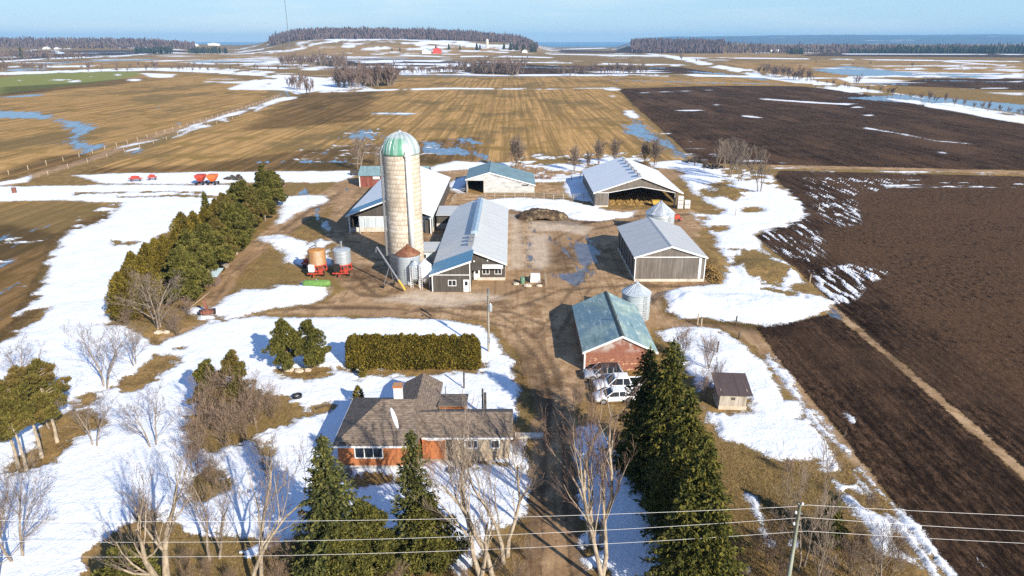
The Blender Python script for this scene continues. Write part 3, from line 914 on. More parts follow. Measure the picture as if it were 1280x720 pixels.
def pine(root, seed, h, R, mat=PINE, bark=BARK_GREY, low=.3, n=46, lsize=.24, flat=.6):
    """Open crown of needle tufts on visible limbs."""
    rng = np.random.default_rng(seed)
    C, O = [], []
    limbs = MB()
    for i in range(n):
        t = low + (1 - low) * (i + rng.uniform(0, 1)) / n
        q = (t - low) / (1 - low)
        r = R * (1.0 - q ** 1.7) * rng.uniform(.45, 1.1) * min(1, .5 + q * 2.2) + .15
        a = rng.uniform(0, 2 * PI)
        p = np.array([math.cos(a) * r, math.sin(a) * r, t * h + r * .18])
        limbs.tube([(0, 0, t * h - r * .12), tuple(p * np.array([.6, .6, 1]) - np.array([0, 0, r * .06])), tuple(p)], [.012 * h * (1 - t) + .02, .03, .015], 4, False)
        for j in range(3):
            cc = p * np.array([1 - .27 * j, 1 - .27 * j, 1]) + rng.normal(0, .18, 3) * (1 if j else .4)
            cr = R * rng.uniform(.13, .25) * (1 - .4 * q)
            k = int(150 * (cr / .5) ** 1.6 * (.3 / lsize)) + 20
            d = unit(rng.normal(0, 1, (k, 3)))
            C.append(cc + d * (cr * rng.uniform(.3, 1, k) ** .5)[:, None] * np.array([1, 1, flat]))
            O.append(d + np.array([0, 0, .5]))
    C, O = np.concatenate(C), np.concatenate(O)
    leaf_mesh('crown', tris(C, O, lsize, lsize * .28, rng), mat, root)
    trunk(root, h * .97, .06 + h * .013, bark, .6, b=limbs)


def cedar(root, seed, h, R, mat=CEDAR, n=5200, lsize=.34, stem=True):
    """Dense flame-shaped crown of upright sprays."""
    rng = np.random.default_rng(seed)
    t = rng.uniform(0, 1, n) ** 1.25
    a = rng.uniform(0, 2 * PI, n)
    lob = 1 + .22 * np.sin(3 * a + 5 * t + seed) + .18 * np.sin(5 * a - 11 * t) + .12 * np.sin(11 * a + 23 * t)
    r = R * (1 - t ** 2.8) ** .75 * (.55 + .45 * np.minimum(1, t * 6)) * lob * rng.uniform(.25, 1, n) ** .33
    c = np.stack([r * np.cos(a), r * np.sin(a), .05 + t * h + .05 * h * np.sin(5 * a + seed) * t], -1)
    o = np.stack([np.cos(a) * .55, np.sin(a) * .55, np.full(n, .75)], -1)
    leaf_mesh('crown', tris(c, o, lsize, lsize * .34, rng), mat, root)
    if stem:
        trunk(root, h * .8, .10, BARK_BROWN)


def bare(root, seed, h, spread=.5, stems=1, bark=BARK_GREY, twig=TWIG_GREY, r0=None, depth=4, first=.25, fine=.010, up=.22, kids=(7, 5, 4, 3), bend=.13):
    """Leafless tree: tapering limbs in one mesh, fine twigs in the other."""
    rng = random.Random(seed)
    nr = np.random.default_rng(seed)
    T, W = MB(), MB()
    r0 = r0 or .02 * h + .03

    def grow(p, d, L, r, lev, leader=False):
        nseg = 5 if lev == 0 else (4 if lev == 1 else 3 if lev == 2 else 2)
        pts, rad = [np.array(p)], [r]
        dd = np.array(d)
        for i in range(nseg):
            dd = unit(dd + nr.normal(0, bend, 3) + np.array([0, 0, up * (.3 if lev == 0 else 1)]))
            pts.append(pts[-1] + dd * L / nseg)
            rad.append(max(fine * .8, r * (1 - (.72 if lev < 2 else .6) * (i + 1) / nseg)))
        b = T if lev <= 1 else W
        b.tube(pts, rad, 7 if lev == 0 else 5 if lev == 1 else 3, lev == 0)
        if lev >= depth:
            return
        k = kids[min(lev, len(kids) - 1)]
        for j in range(k):
            t = (first + (1 - first) * (j + rng.random()) / k) if lev == 0 else (.22 + .78 * (j + rng.random()) / k)
            f = t * nseg
            i = min(int(f), nseg - 1)
            q = pts[i] + (pts[i + 1] - pts[i]) * (f - i)
            ax = unit(pts[i + 1] - pts[i])
            s = unit(np.cross(ax, nr.normal(0, 1, 3)))
            ang = spread * rng.uniform(.7, 1.3) * (1 if lev else 1.1)
            nd = unit(ax * math.cos(ang) + s * math.sin(ang))
            ll = L * rng.uniform(.42, .72) * (1 - .45 * t if lev == 0 else 1 - .25 * t)
            grow(q, nd, ll, max(fine, rad[i] * rng.uniform(.34, .54)), lev + 1)

    for s in range(stems):
        a = 2 * PI * s / stems + rng.random()
        tilt = 0.0 if stems == 1 else rng.uniform(.03, .17)
        off = 0 if stems == 1 else .18 + .02 * h
        grow((math.cos(a) * off, math.sin(a) * off, -.25), (math.cos(a) * tilt, math.sin(a) * tilt, 1), h * rng.uniform(.72, .95), r0 * (1 if stems == 1 else .72), 0)
    T.build('trunk', bark, root, local=True, smooth=True)
    W.build('crown', twig, root, local=True)


def ptop(u, v, h):
    """Ground point of a tree of height h whose tip is seen at u, v."""
    x, y, _ = at(u, v, h)
    return (x, y, gz(x, y))


def pbase(u, v):
    x, y, _ = at(u, v)
    return (x, y, gz(x, y))


_proto = {}


def plant(kind, maker, p, label, cat='tree', group=None, h=1.0, rz=None):
    """First use of a kind builds it; later uses copy the thing and its parts. h scales the model."""
    name, key = kind
    rz = random.uniform(0, 2 * PI) if rz is None else rz
    if key not in _proto:
        o = thing(name, p, label, cat, group, rz)
        maker(o)
        o.scale = (h, h, h)
        _proto[key] = o
        return o
    return dup(_proto[key], p, rz, h, label, group)


# ---- the big evergreens and bare trees round the house and the drive
GS = 'dark spruces in a row right of the driveway'
for i, (u, v, h, R, lab) in enumerate([
        (813, 434, 12.5, 3.5, 'tall green spruce nearest the red brick shed, left one of the twin tips'),
        (843, 424, 14.5, 3.9, 'tallest dark green spruce of the row right of the driveway'),
        (864, 490, 13.0, 3.7, 'dark green spruce in the middle of the row below the tallest one'),
        (884, 545, 12.0, 3.5, 'dark green spruce towards the road, with olive sunlit right side'),
        (897, 606, 10.0, 3.0, 'lowest dark green spruce at the road end of the row'),
        (862, 610, 9.5, 3.0, 'shaded dark green spruce at the snow edge beside the bare driveway trees')]):
    o = thing('spruce_tree', ptop(u, v, h), lab, 'tree', GS)
    spruce(o, 100 + i, h, R, SPRUCE, power=.72)
o = thing('spruce_tree', ptop(402, 543, 12.5), 'broad grey green spruce in front of the left corner of the brick house', 'tree')
spruce(o, 120, 12.5, 4.1, SPRUCE_B, droop=.25, power=.9)
o = thing('spruce_tree', ptop(513, 538, 11.5), 'slender dark spruce in front of the brick house front window wall', 'tree')
spruce(o, 121, 11.5, 2.9, SPRUCE_B, droop=.4, step=.36)
for i, (u, v, h, R, lab) in enumerate([(455, 634, 6.0, 2.6, 'low bushy pine between the two spruces in front of the house'), (535, 628, 6.0, 2.3, 'low bushy pine at the foot of the slender spruce'), (420, 655, 5.5, 2.6, 'low bushy pine in front of the broad spruce by the road'),
                                       (150, 690, 4.5, 2.4, 'dark low pine at the roadside below the big pale trunks')]):
    o = thing('pine_tree', ptop(u, v, h), lab, 'tree')
    pine(o, 130 + i, h, R, PINE, BARK_BROWN, .06, 64, .22, .8)
o = thing('spruce_tree', ptop(1046, 620, 4.2), 'small dark green spruce right of the wooden utility pole', 'tree')
spruce(o, 140, 4.2, 1.5, SPRUCE)
o = thing('cedar_shrub', ptop(447, 486, 2.2), 'small upright olive cedar on the snow behind the house roof', 'shrub')
cedar(o, 141, 2.2, .55, HEDGE, 900, .22)
o = thing('cedar_shrub', pbase(454, 473), 'tiny dark cedar shrub at the left end of the hedge', 'shrub')
cedar(o, 142, 1.3, .45, HEDGE, 600, .2)
for i, (u, v, h, R, lab, mt) in enumerate([(354, 405, 6.0, 2.7, 'left small pine with bare lower limbs on the lawn mound', PINE), (384, 403, 6.2, 2.6, 'right small green pine on the lawn mound', PINE),
                                           (255, 454, 6.0, 2.3, 'round dark green pine behind the brown thicket', PINE), (288, 442, 7.2, 2.4, 'taller yellowish green pine behind the brown thicket', PINE_B)]):
    o = thing('pine_tree', ptop(u, v, h), lab, 'tree')
    pine(o, 150 + i, h, R, mt, BARK_BROWN, .16 if i < 2 else .12, 44, .22, .7)
for i, (u, v, h, R, lab) in enumerate([(22, 462, 9.5, 2.9, 'tall olive pine with bare lower trunk at the left edge'), (45, 452, 9.0, 2.6, 'olive pine second from the left edge, nearest the snow'), (-8, 478, 9.0, 2.8, 'olive pine cut by the left edge of the view'), (8, 500, 7.5, 2.4, 'shorter olive pine in front of the left edge group')]):
    o = thing('pine_tree', ptop(u, v, h), lab, 'tree', 'pines with bare trunks at the left edge')
    pine(o, 160 + i, h, R, PINE_B, BARK_PALE, .38 + .04 * i, 30, .22, .5)

GB = 'bare trees along the driveway'
for i, (fn, p, h, kw, lab) in enumerate([
        (0, pbase(746, 682), 12.5, dict(spread=.24, stems=3, bark=BARK_PALE, twig=TWIG_RED, kids=(7, 4, 4, 3), first=.3, up=.12), 'pale many-stemmed bare tree in the snow right of the driveway'),
        (0, pbase(752, 727), 12.5, dict(spread=.28, stems=2, bark=BARK_PALE, twig=TWIG_RED, kids=(8, 4, 4, 3), first=.3, up=.12), 'pale bare tree nearest the road right of the driveway'),
        (0, pbase(609, 722), 13.0, dict(spread=.42, stems=2, bark=BARK_PALE, twig=TWIG_GREY, kids=(8, 4, 4, 3), r0=.3, first=.28), 'thick whitish bare tree left of the driveway in front of the garage'),
        (0, pbase(634, 700), 11.5, dict(spread=.36, stems=2, bark=BARK_PALE, twig=TWIG_GREY, kids=(8, 4, 4, 3), first=.3), 'thinner pale bare tree at the left driveway edge'),
        (0, pbase(600, 742), 10.0, dict(spread=.5, stems=1, bark=BARK_PALE, twig=TWIG_GREY, kids=(8, 4, 4, 3), first=.25), 'leaning pale bare tree by the road left of the driveway'),
        (0, pbase(320, 728), 11.0, dict(spread=.5, stems=2, bark=BARK_PALE, twig=TWIG_GREY, kids=(8, 4, 4, 3), first=.25), 'pale forked bare tree on the snow left of the broad spruce'),
        (0, pbase(206, 742), 10.0, dict(spread=.5, stems=2, bark=BARK_PALE, twig=TWIG_GREY, kids=(7, 4, 4, 3), r0=.42, first=.25), 'stout light barked bare tree with several trunks at the bottom left'),
        (0, pbase(268, 700), 7.5, dict(spread=.55, stems=2, bark=BARK_GREY, twig=TWIG_GREY, first=.15), 'small grey bare tree left of the pale forked one')]):
    o = thing('bare_tree', p, lab, 'tree', GB if i < 5 else None, i * 1.3)
    bare(o, 200 + i + (i == 0) * 30, h, **kw)

o = thing('bare_tree', pbase(198, 412), 'wide spreading grey bare tree at the near end of the windbreak', 'tree')
bare(o, 220, 8.6, .72, 3, BARK_GREY, TWIG_GREY, .2, first=.1, kids=(8, 6, 4, 3), up=.05)
BT = ('bare_tree', 'lawn')
plant(BT, lambda o: bare(o, 221, 8.0, .62, 2, BARK_GREY, TWIG_GREY, .16, first=.15, kids=(9, 6, 4, 3), up=.1), pbase(131, 486), 'larger grey bare tree on the snow left of the brown bed', h=1.0)
plant(BT, None, pbase(168, 458), 'smaller grey bare tree behind the brown bed on the snow', h=.66)
plant(BT, None, pbase(66, 534), 'thin bare tree beside the olive pines at the left edge', h=1.0)
plant(BT, None, pbase(26, 470), 'faint bare sapling behind the olive pines', h=.6)
plant(BT, None, pbase(192, 560), 'dark bare sapling on the snow at the left of the thicket', h=.75)
plant(BT, None, pbase(118, 560), 'thin reddish bare sapling by the brown bank', h=.7)
plant(BT, None, pbase(22, 700), 'bare tree at the lower left corner', h=1.0)
plant(BT, None, pbase(-10, 730), 'bare tree cut by the lower left corner', h=1.05)
SH = ('bare_shrub', 'thicket')
for i, (u, v, s) in enumerate([(262, 535, 1.1), (290, 522, 1.2), (318, 530, 1.1), (250, 560, .9), (282, 556, 1.0), (306, 548, .9), (340, 522, .8), (246, 592, .8), (268, 608, .7)]):
    plant(SH, lambda o: bare(o, 230, 4.6, .55, 6, BARK_BROWN, TWIG_PALE, .06, first=.1, kids=(8, 5, 4), depth=3, up=.1), pbase(u, v), 'brown leafless shrub in the thicket left of the house', 'shrub', 'leafless shrubs of the thicket', s)
for i, (u, v, s, lab) in enumerate([(335, 600, .55, 'round bare bush on the snow below the thicket'), (325, 566, .35, 'low dark bush at the edge of the thicket bed'), (884, 462, .9, 'pale bare shrub behind the spruces near the brown roofed hut'), (852, 448, .9, 'pale bare shrub by the corner of the green roof'),
                                    (880, 500, .75, 'dark bare shrub left of the brown roofed hut'), (895, 482, .6, 'grey bare shrub behind the brown roofed hut'), (722, 512, .6, 'reddish bare shrub at the driveway corner by the parked vehicles'), (1112, 712, .8, 'bare shrub at the field edge right of the utility pole'),
                                    (1084, 640, .45, 'small reddish bush on the ploughed field edge'), (1060, 716, .6, 'tangled bare shrub between pole and field edge'), (960, 706, .7, 'bare shrub left of the utility pole'), (180, 660, .6, 'bare shrub on the snow in the lower left'),
                                    (390, 700, .6, 'bare shrub in front of the broad spruce'), (222, 420, .7, 'brown bush under the spreading tree by the windbreak'), (236, 395, .6, 'brown bush beside the rusty machine'), (160, 410, .5, 'brown bush at the left tip of the windbreak bed'),
                                    (645, 570, .5, 'bare shrub by the garage end'), (655, 470, .35, 'low bush at the lawn corner by the driveway'), (262, 360, .6, 'reddish bush below the grey hut in the windbreak'), (985, 590, .35, 'low bush on the grass right of the spruces')]):
    plant(SH, None, pbase(u, v), lab, 'shrub', None, s)
for i in range(22):
    u, v = [(235, 712), (262, 722), (288, 735), (345, 700), (372, 716), (350, 735), (440, 705), (470, 722), (500, 735), (560, 712), (576, 735), (590, 700), (150, 735), (240, 745), (660, 700), (652, 735), (930, 735), (950, 690), (972, 735), (1030, 735), (1066, 690), (915, 715)][i]
    plant(SH, None, pbase(u + random.uniform(-5, 5), v), 'low brown leafless shrub on the thawed verge by the road', 'shrub', 'leafless shrubs on the roadside verge', random.uniform(.28, .55))
o = thing('bare_tree', pbase(1003, 712), 'thin crooked bare tree behind the wooden utility pole', 'tree')
bare(o, 240, 9.5, .5, 2, BARK_GREY, TWIG_GREY, .13, first=.2)
o = thing('bare_tree', pbase(1020, 742), 'leaning bare sapling right of the wooden utility pole', 'tree')
bare(o, 241, 7.0, .5, 2, BARK_GREY, TWIG_GREY, .1, first=.2)
plant(BT, None, pbase(1096, 745), 'bare sapling by the field edge at the bottom right', h=.7)

# ---- hedge
hp = at(516, 462)
hedge = thing('cedar_hedge', (hp[0], hp[1], 0), 'long clipped olive green cedar hedge across the snowy lawn', 'hedge')
rng = np.random.default_rng(5)
W2 = 8.3
n = 62000
x = rng.uniform(-W2, W2, n)
crest = 3.95 + .7 * fbm(x * .8, x * 0, 3) + .8 * fbm(x * 2.7, x * 0, 4)
t = rng.uniform(0, 1, n)
dep = (1.4 + .5 * fbm(x * 1.3, t * 1.5, 5) + .6 * fbm(x * 3.4, t * 4, 6)) * (1 - t ** 2.6) ** .6
a = rng.uniform(-1, 1, n)
yy = np.sign(a) * np.abs(a) ** .35 * dep
endf = np.clip((W2 - np.abs(x)) / .8, 0, 1) ** .5
c = np.stack([x, yy * (.5 + .5 * endf) + 1.2, .08 + t * crest * (.6 + .4 * endf)], -1)
o_ = np.stack([rng.normal(0, .3, n), np.sign(a) * .6, np.full(n, .8)], -1)
leaf_mesh('foliage', tris(c, o_, .24, .085, rng), HEDGE, hedge)
b = MB()
for k in range(26):
    xx = -W2 + .4 + k * (2 * W2 - .8) / 25
    b.tube([(xx, 1.2, -.1), (xx + .1, 1.2, 1.8)], [.07, .03], 5)
b.build('stem', BARK_BROWN, hedge, local=True)

# ---- windbreak between the snowfield and the track
KC = [('cedar_tree', 'c%d' % k) for k in range(3)]
KP = [('pine_tree', 'p%d' % k) for k in range(3)]
wl = [(158, 400), (168, 392), (172, 378), (184, 384), (190, 366), (200, 352), (210, 362), (214, 344), (226, 334), (236, 342), (238, 324), (250, 312), (262, 304), (272, 296)]
for i, (u, v) in enumerate(wl):
    k = i % 3
    plant(KC[k], lambda o, k=k: cedar(o, 300 + k, 7.4, 2.1, CEDAR, 9000, .30), pbase(u + random.uniform(-3, 3), v), 'dense yellowish cedar on the snowfield side of the windbreak', 'tree', 'cedars of the windbreak', random.uniform(.86, 1.12) * (1 if v > 330 else 1.05))
wr = [(226, 368), (236, 380), (250, 360), (240, 352), (264, 348), (256, 338), (280, 334), (270, 322), (294, 318), (284, 308), (306, 302), (298, 292), (318, 288), (308, 278), (328, 276), (318, 268), (336, 264), (300, 276), (288, 290), (342, 258)]
for i, (u, v) in enumerate(wr):
    k = i % 3
    plant(KP[k], lambda o, k=k: pine(o, 320 + k, 7.8, 3.3, PINE if k else PINE_B, BARK_GREY, .16, 54, .30, .65), pbase(u + random.uniform(-4, 4), v), 'bushy green pine on the track side of the windbreak', 'tree', 'pines of the windbreak', random.uniform(.75, 1.18))
o = thing('spruce_tree', pbase(262, 290), 'pointed dark spruce standing out of the middle of the windbreak', 'tree')
spruce(o, 340, 8.6, 2.0, SPRUCE, step=.5, lsize=.5)
o = thing('pine_tree', pbase(332, 258), 'tall pine at the far end of the windbreak by the brush heap', 'tree')
pine(o, 341, 9.5, 3.0, PINE, BARK_GREY, .2, 50, .30, .7)

# ---- bare trees behind the yard
YT = ('bare_tree', 'yard')
maker = lambda o: bare(o, 250, 11.0, .45, 2, BARK_GREY, TWIG_GREY, .24, first=.15, kids=(9, 5, 4, 3), fine=.028)
for i, (u, v, s, lab) in enumerate([(912, 222, 1.08, 'tallest bare tree of the clump beside the ploughed field'), (925, 227, 1.0, 'bare tree in the clump just right of the tallest one'), (897, 208, .8, 'smaller bare tree at the left of the field edge clump'), (949, 240, 1.05, 'bare tree standing apart at the right of the field edge clump'), (905, 212, .8, 'bare tree behind the field edge clump'),
                                    (449, 214, .98, 'pale bare tree behind the red shed'), (470, 206, .6, 'small pale bare tree right of the one behind the red shed')]):
    plant(YT, maker, pbase(u, v), lab, 'tree', None, s)
DT = ('bare_tree', 'dark')
maker = lambda o: bare(o, 251, 8.0, .5, 3, BARK_BROWN, TWIG_GREY, .14, first=.08, kids=(10, 6, 4, 3), fine=.03, up=.16)
for i, (u, v, s, lab) in enumerate([(646, 211, 1.05, 'dark bushy bare tree behind the old grey barn'), (718, 214, .8, 'first small bare tree behind the open shed, next to the snow patch'), (735, 210, .55, 'low bare tree second from left behind the open shed'), (748, 206, .85, 'bare tree third from left behind the open shed'), (768, 204, .8, 'bare tree right behind the open shed ridge'),
                                    (806, 205, .75, 'bare tree left of the pair behind the open shed'), (819, 207, .9, 'bare tree right of the pair behind the open shed'), (868, 208, .4, 'bush at the edge of the meltwater ditch'), (880, 214, .35, 'bush beside the frozen puddle')]):
    plant(DT, maker, pbase(u, v), lab, 'tree', None, s)

# ---- distant tree lines: individual small trees
FT = [('bare_tree', 'f%d' % k) for k in range(4)]


def far_tree(u, v, s, label, group):
    k = random.randrange(4)
    x, y, _ = at_land(u, v)
    plant(FT[k], lambda o, k=k: bare(o, 260 + k, 13.0, .42, 2 + k % 2, BARK_GREY, TWIG_FAR, .3, first=.12, kids=(9, 5, 4), depth=3, fine=.085, up=.2), (x, y, float(hills(x, y)) - .1), label, 'tree', group, s)


for i in range(56):
    u = 420 + 78 * (i / 56) + random.uniform(-3, 3)
    far_tree(u, random.uniform(103, 111) - (2 if u > 470 else 0), random.uniform(.85, 1.35), 'bare tree in the grove beyond the stubble field', 'trees of the grove beyond the stubble field')
for i in range(34):
    far_tree(353 + 82 * i / 34 + random.uniform(-2, 2), random.uniform(80, 86), random.uniform(.9, 1.4), 'bare tree in the wood below the hill', 'trees of the wood below the hill')
for i in range(9):
    far_tree(361 + i * 3.8 + random.uniform(-1, 1), random.uniform(110, 119), random.uniform(.6, 1.0), 'thin bare tree at the bend of the lane', 'thin trees at the bend of the lane')
for i in range(44):
    far_tree(505 + 150 * i / 44 + random.uniform(-2, 2), random.uniform(90, 94), random.uniform(.7, 1.15) * (1.25 if 575 < 505 + 150 * i / 44 < 655 else .8), 'bare tree along the snowy fence line beyond the stubble', 'trees along the far fence line')
for i in range(30):
    far_tree(700 + 110 * i / 30 + random.uniform(-2, 2), random.uniform(91, 95), random.uniform(.5, 1.0), 'bare tree on the field edge left of the snowy lane', 'trees on the far field edge')
for i in range(26):
    t = i / 25
    far_tree(950 + 60 * t + random.uniform(-4, 4), 92 + 10 * t + random.uniform(-1, 1), random.uniform(.5, .95), 'bare bush beside the snowy lane on the right', 'bushes beside the snowy lane')
for i in range(26):
    t = i / 25
    far_tree(1010 + 270 * t + random.uniform(-4, 4), 104 + 42 * t + random.uniform(-2, 0), random.uniform(.22, .5), 'small bush on the bank of the snowy lane', 'bushes beside the snowy lane')
for u, v, s in ((852, 76, 1.0), (870, 78, .5), (1070, 108, .7), (1088, 81, .4), (1140, 84, .5), (1200, 84, .35), (1230, 84, .3), (1066, 82, .4), (1020, 79, .3)):
    far_tree(u, v, s, 'lone round bush in the far fields on the right', 'lone bushes in the far fields')
for i in range(60):
    far_tree(random.uniform(0, 350), random.uniform(84, 90), random.uniform(.4, .8), 'thin bare tree along the snow line beyond the green field', 'thin trees beyond the green field')
for i in range(24):
    far_tree(random.uniform(0, 110), random.uniform(73, 77), random.uniform(.9, 1.5), 'reddish bare tree in the wood at the far left', 'trees of the far left wood')


# ---- far woods that read as one mass
def wood(name, label, boxes, mat, seed):
    rng = np.random.default_rng(seed)
    V, F = [], []
    base = 0
    for (u0, u1, y0, y1, n, h0, h1, wd) in boxes:
        u = rng.uniform(u0, u1, n)
        y = rng.uniform(y0, y1, n)
        x = (u - 640) / FPX * (y * CP + 12.9)
        z = hills(x, y) - .5
        h = rng.uniform(h0, h1, n) * (1 + .9 * fbm(x / 55, y / 90, seed + 40)) * np.where(rng.random(n) < .06, 1.3, 1)
        w = wd * rng.uniform(.6, 1.3, n)
        k = 5
        for lev, (zz, rr) in enumerate(((0, .35), (.4, .9), (.75, .85), (1, .5))):
            for j in range(k):
                a = 2 * PI * j / k + rng.uniform(-.4, .4, n)
                r = w * rr * rng.uniform(.6, 1.3, n)
                V.append(np.stack([x + r * np.cos(a), y + r * np.sin(a), z + h * zz * rng.uniform(.92, 1.05, n)], -1))
        tot = 4 * k
        idx = np.arange(n)
        for lev in range(3):
            for j in range(k):
                p, q = lev * k + j, lev * k + (j + 1) % k
                F.append(np.stack([base + p * n + idx, base + q * n + idx, base + (q + k) * n + idx, base + (p + k) * n + idx], -1))
        base += tot * n
    me = np_mesh(name, np.concatenate(V), np.concatenate(F))
    tag(finish(me, name, mat), label, 'woods', kind='stuff')


def wood_mat(name, a, b):
    m = NT(name)
    r = m.n('ShaderNodeNewGeometry').outputs['Random Per Island']
    n1 = m.noise(m.coord('pos', (.3, .3, .04)), 1.0, 4, .7)
    c = m.mix(m.rng(m.math('ADD', m.math('MULTIPLY', r, .6), m.math('MULTIPLY', n1, .4)), .2, .8), a, b)
    return m.out(c, .95)


WB = wood_mat('far_wood', (.040, .024, .022), (.17, .115, .105))
WG = wood_mat('far_conifers', (.012, .018, .010), (.040, .048, .022))
wood('hill_wood', 'brown leafless wood covering the top of the low hill', [(338, 672, 2620, 3150, 6000, 8, 19, 2.0), (640, 672, 2350, 2700, 300, 9, 14, 2.4)], WB, 1)
wood('far_wood', 'long brown wood on the horizon at the far left', [(-420, 245, 2750, 3300, 5200, 8, 19, 2.2), (-200, 60, 1900, 2300, 700, 8, 13, 2.4)], WB, 2)
wood('shore_wood', 'brown woods in front of the lake on the right', [(788, 905, 2450, 3100, 2200, 10, 21, 2.1), (900, 1290, 2500, 3000, 2200, 6, 16, 2.1), (1290, 1700, 2500, 3000, 900, 9, 15, 2.5)], WB, 3)
wood('conifer_wood', 'dark conifer plantation in the far right distance', [(1120, 1420, 2380, 2560, 800, 11, 27, 2.8), (1060, 1130, 2420, 2560, 130, 10, 20, 2.4), (984, 1004, 2300, 2460, 36, 10, 22, 2.8)], WG, 4)
wood('conifer_wood', 'dark conifers on the left horizon by the white houses', [(170, 216, 2380, 2600, 160, 12, 20, 2.4), (236, 286, 2420, 2600, 110, 10, 20, 2.4)], WG, 5)
for i, (u, v, s) in enumerate([(630, 62, 1.3), (638, 63, 1.5), (646, 63, 1.4), (654, 64, 1.5), (664, 65, 1.7), (668, 65, 1.5), (596, 63, 1.4), (600, 62, 1.0), (561, 62, 1.1), (575, 62, .9), (27, 71, 1.6), (15, 69, 1.1), (545, 62, .9), (500, 64, .7), (490, 64, .6)]):
    x, y, _ = at_land(u, v)
    plant(('spruce_tree', 'far'), lambda o: spruce(o, 360, 12.0, 3.2, SPRUCE_B, step=1.0, lsize=1.3), (x, y, float(hills(x, y)) - .2), 'dark evergreen around the far farmstead', 'tree', 'evergreens of the far farmstead', s * 1.25)
# ================================================================== BUILDINGS
WHITE_ROOF = m_ribbed('white_metal_roof', (.78, .79, .80), (.64, .66, .68), 1, .45, .38, 0.0, .015, .45, (.12, 1, 1))
GREY_ROOF = m_ribbed('grey_metal_roof', (.50, .505, .50), (.38, .385, .385), 1, .45, .4, 0.0, .015, .45, (.12, 1, 1))
BLUE_ROOF = m_ribbed('blue_metal_roof', (.09, .25, .39), (.15, .31, .44), 1, .45, .4, 0.0, .015, .4, (.12, 1, 1))
OLD_ROOF = m_ribbed('old_blue_grey_roof', (.20, .31, .34), (.10, .14, .15), 1, .9, .55, 0.0, .02, .8, (.12, 1, 1))
SHED_ROOF_X = m_ribbed('old_grey_roof', (.22, .33, .35), (.12, .17, .18), 0, .8, .55, 0.0, .02, .7, (1, .12, 1))
BLACK_SIDING = m_ribbed('dark_siding', (.075, .066, .058), (.13, .115, .10), 0, .30, .6, 0, .02, .7)
GREY_SIDING = m_ribbed('grey_siding', (.135, .115, .098), (.24, .21, .18), 0, .30, .65, 0, .02, .9)
PALE_SIDING = m_ribbed('pale_blue_siding', (.52, .58, .62), (.36, .42, .47), 0, 1.1, .6, 0, .02, .6)
OLD_WHITE = m_mottle('peeling_white_boards', (.40, .40, .39), (.60, .60, .59), 1.2, .8, stretch=(.35, .35, 2.2), c=(.26, .25, .245), bump=.2)
TRIM = m_mottle('white_trim', (.70, .70, .69), (.78, .78, .77), 2, .6)
CONC = m_mottle('concrete_base', (.50, .45, .38), (.62, .57, .50), 1.5, .9, c=(.40, .35, .29))
DARK_IN = m_mottle('dark_boards', (.05, .042, .036), (.09, .075, .06), 1.5, .9)
STRAW = m_mottle('straw', (.20, .12, .035), (.34, .22, .08), 2.5, .95, c=(.22, .13, .04), bump=.5)
GALV = m_ribbed('galvanised_steel', (.50, .55, .58), (.40, .45, .49), 2, .28, .42, .35, .02, .6, (1, 1, .2))
GALV_ROOF = m_mottle('galvanised_roof', (.46, .51, .54), (.60, .64, .66), 1.2, .4, .35)
RUST_ROOF = m_mottle('rusty_roof', (.13, .05, .028), (.24, .10, .05), 2, .8, c=(.32, .17, .10))
GLASS = NT('window_glass')
GLASS.b.inputs['Specular IOR Level'].default_value = .6
GLASS = GLASS.out((.02, .026, .035), .08)
RED_PAINT = m_mottle('faded_red_boards', (.16, .045, .035), (.24, .075, .055), 1.5, .8, stretch=(1, 1, .3), c=(.30, .15, .12))
BLACK = m_mottle('black_rubber', (.012, .012, .013), (.03, .03, .03), 4, .7)
WOOD_POLE = m_mottle('weathered_pole', (.26, .23, .19), (.38, .34, .28), 3, .9, stretch=(1, 1, .15))
WOOD_GREEN = m_mottle('treated_pole', (.26, .29, .23), (.38, .40, .33), 3, .9, stretch=(1, 1, .15))
BOARDS = m_mottle('grey_boards', (.32, .27, .21), (.48, .42, .35), 2, .9, stretch=(2.2, 2.2, .2), c=(.24, .19, .14))
STEEL = m_mottle('steel', (.30, .30, .31), (.42, .42, .43), 3, .45, .6)
WHITE_PAINT = m_mottle('white_paint', (.72, .72, .71), (.80, .80, .79), 3, .5, c=(.60, .58, .55))
ORANGE = m_mottle('orange_paint', (.62, .13, .03), (.72, .19, .05), 2, .5, c=(.38, .10, .04))
RED_MACH = m_mottle('red_machine_paint', (.42, .045, .025), (.52, .08, .045), 2, .55, c=(.24, .06, .04))
YELLOW = m_mottle('yellow_paint', (.55, .36, .06), (.66, .46, .10), 3, .55)


def slab(b, p0, p1, p2, p3, t):
    """Roof sheet with thickness t below its top corners."""
    n = np.cross(np.array(p1) - np.array(p0), np.array(p3) - np.array(p0))
    n = n / np.linalg.norm(n)
    if n[2] < 0:
        n = -n
    top = [np.array(p, float) for p in (p0, p1, p2, p3)]
    b.hexa([tuple(p - n * t) for p in top], [tuple(p) for p in top])


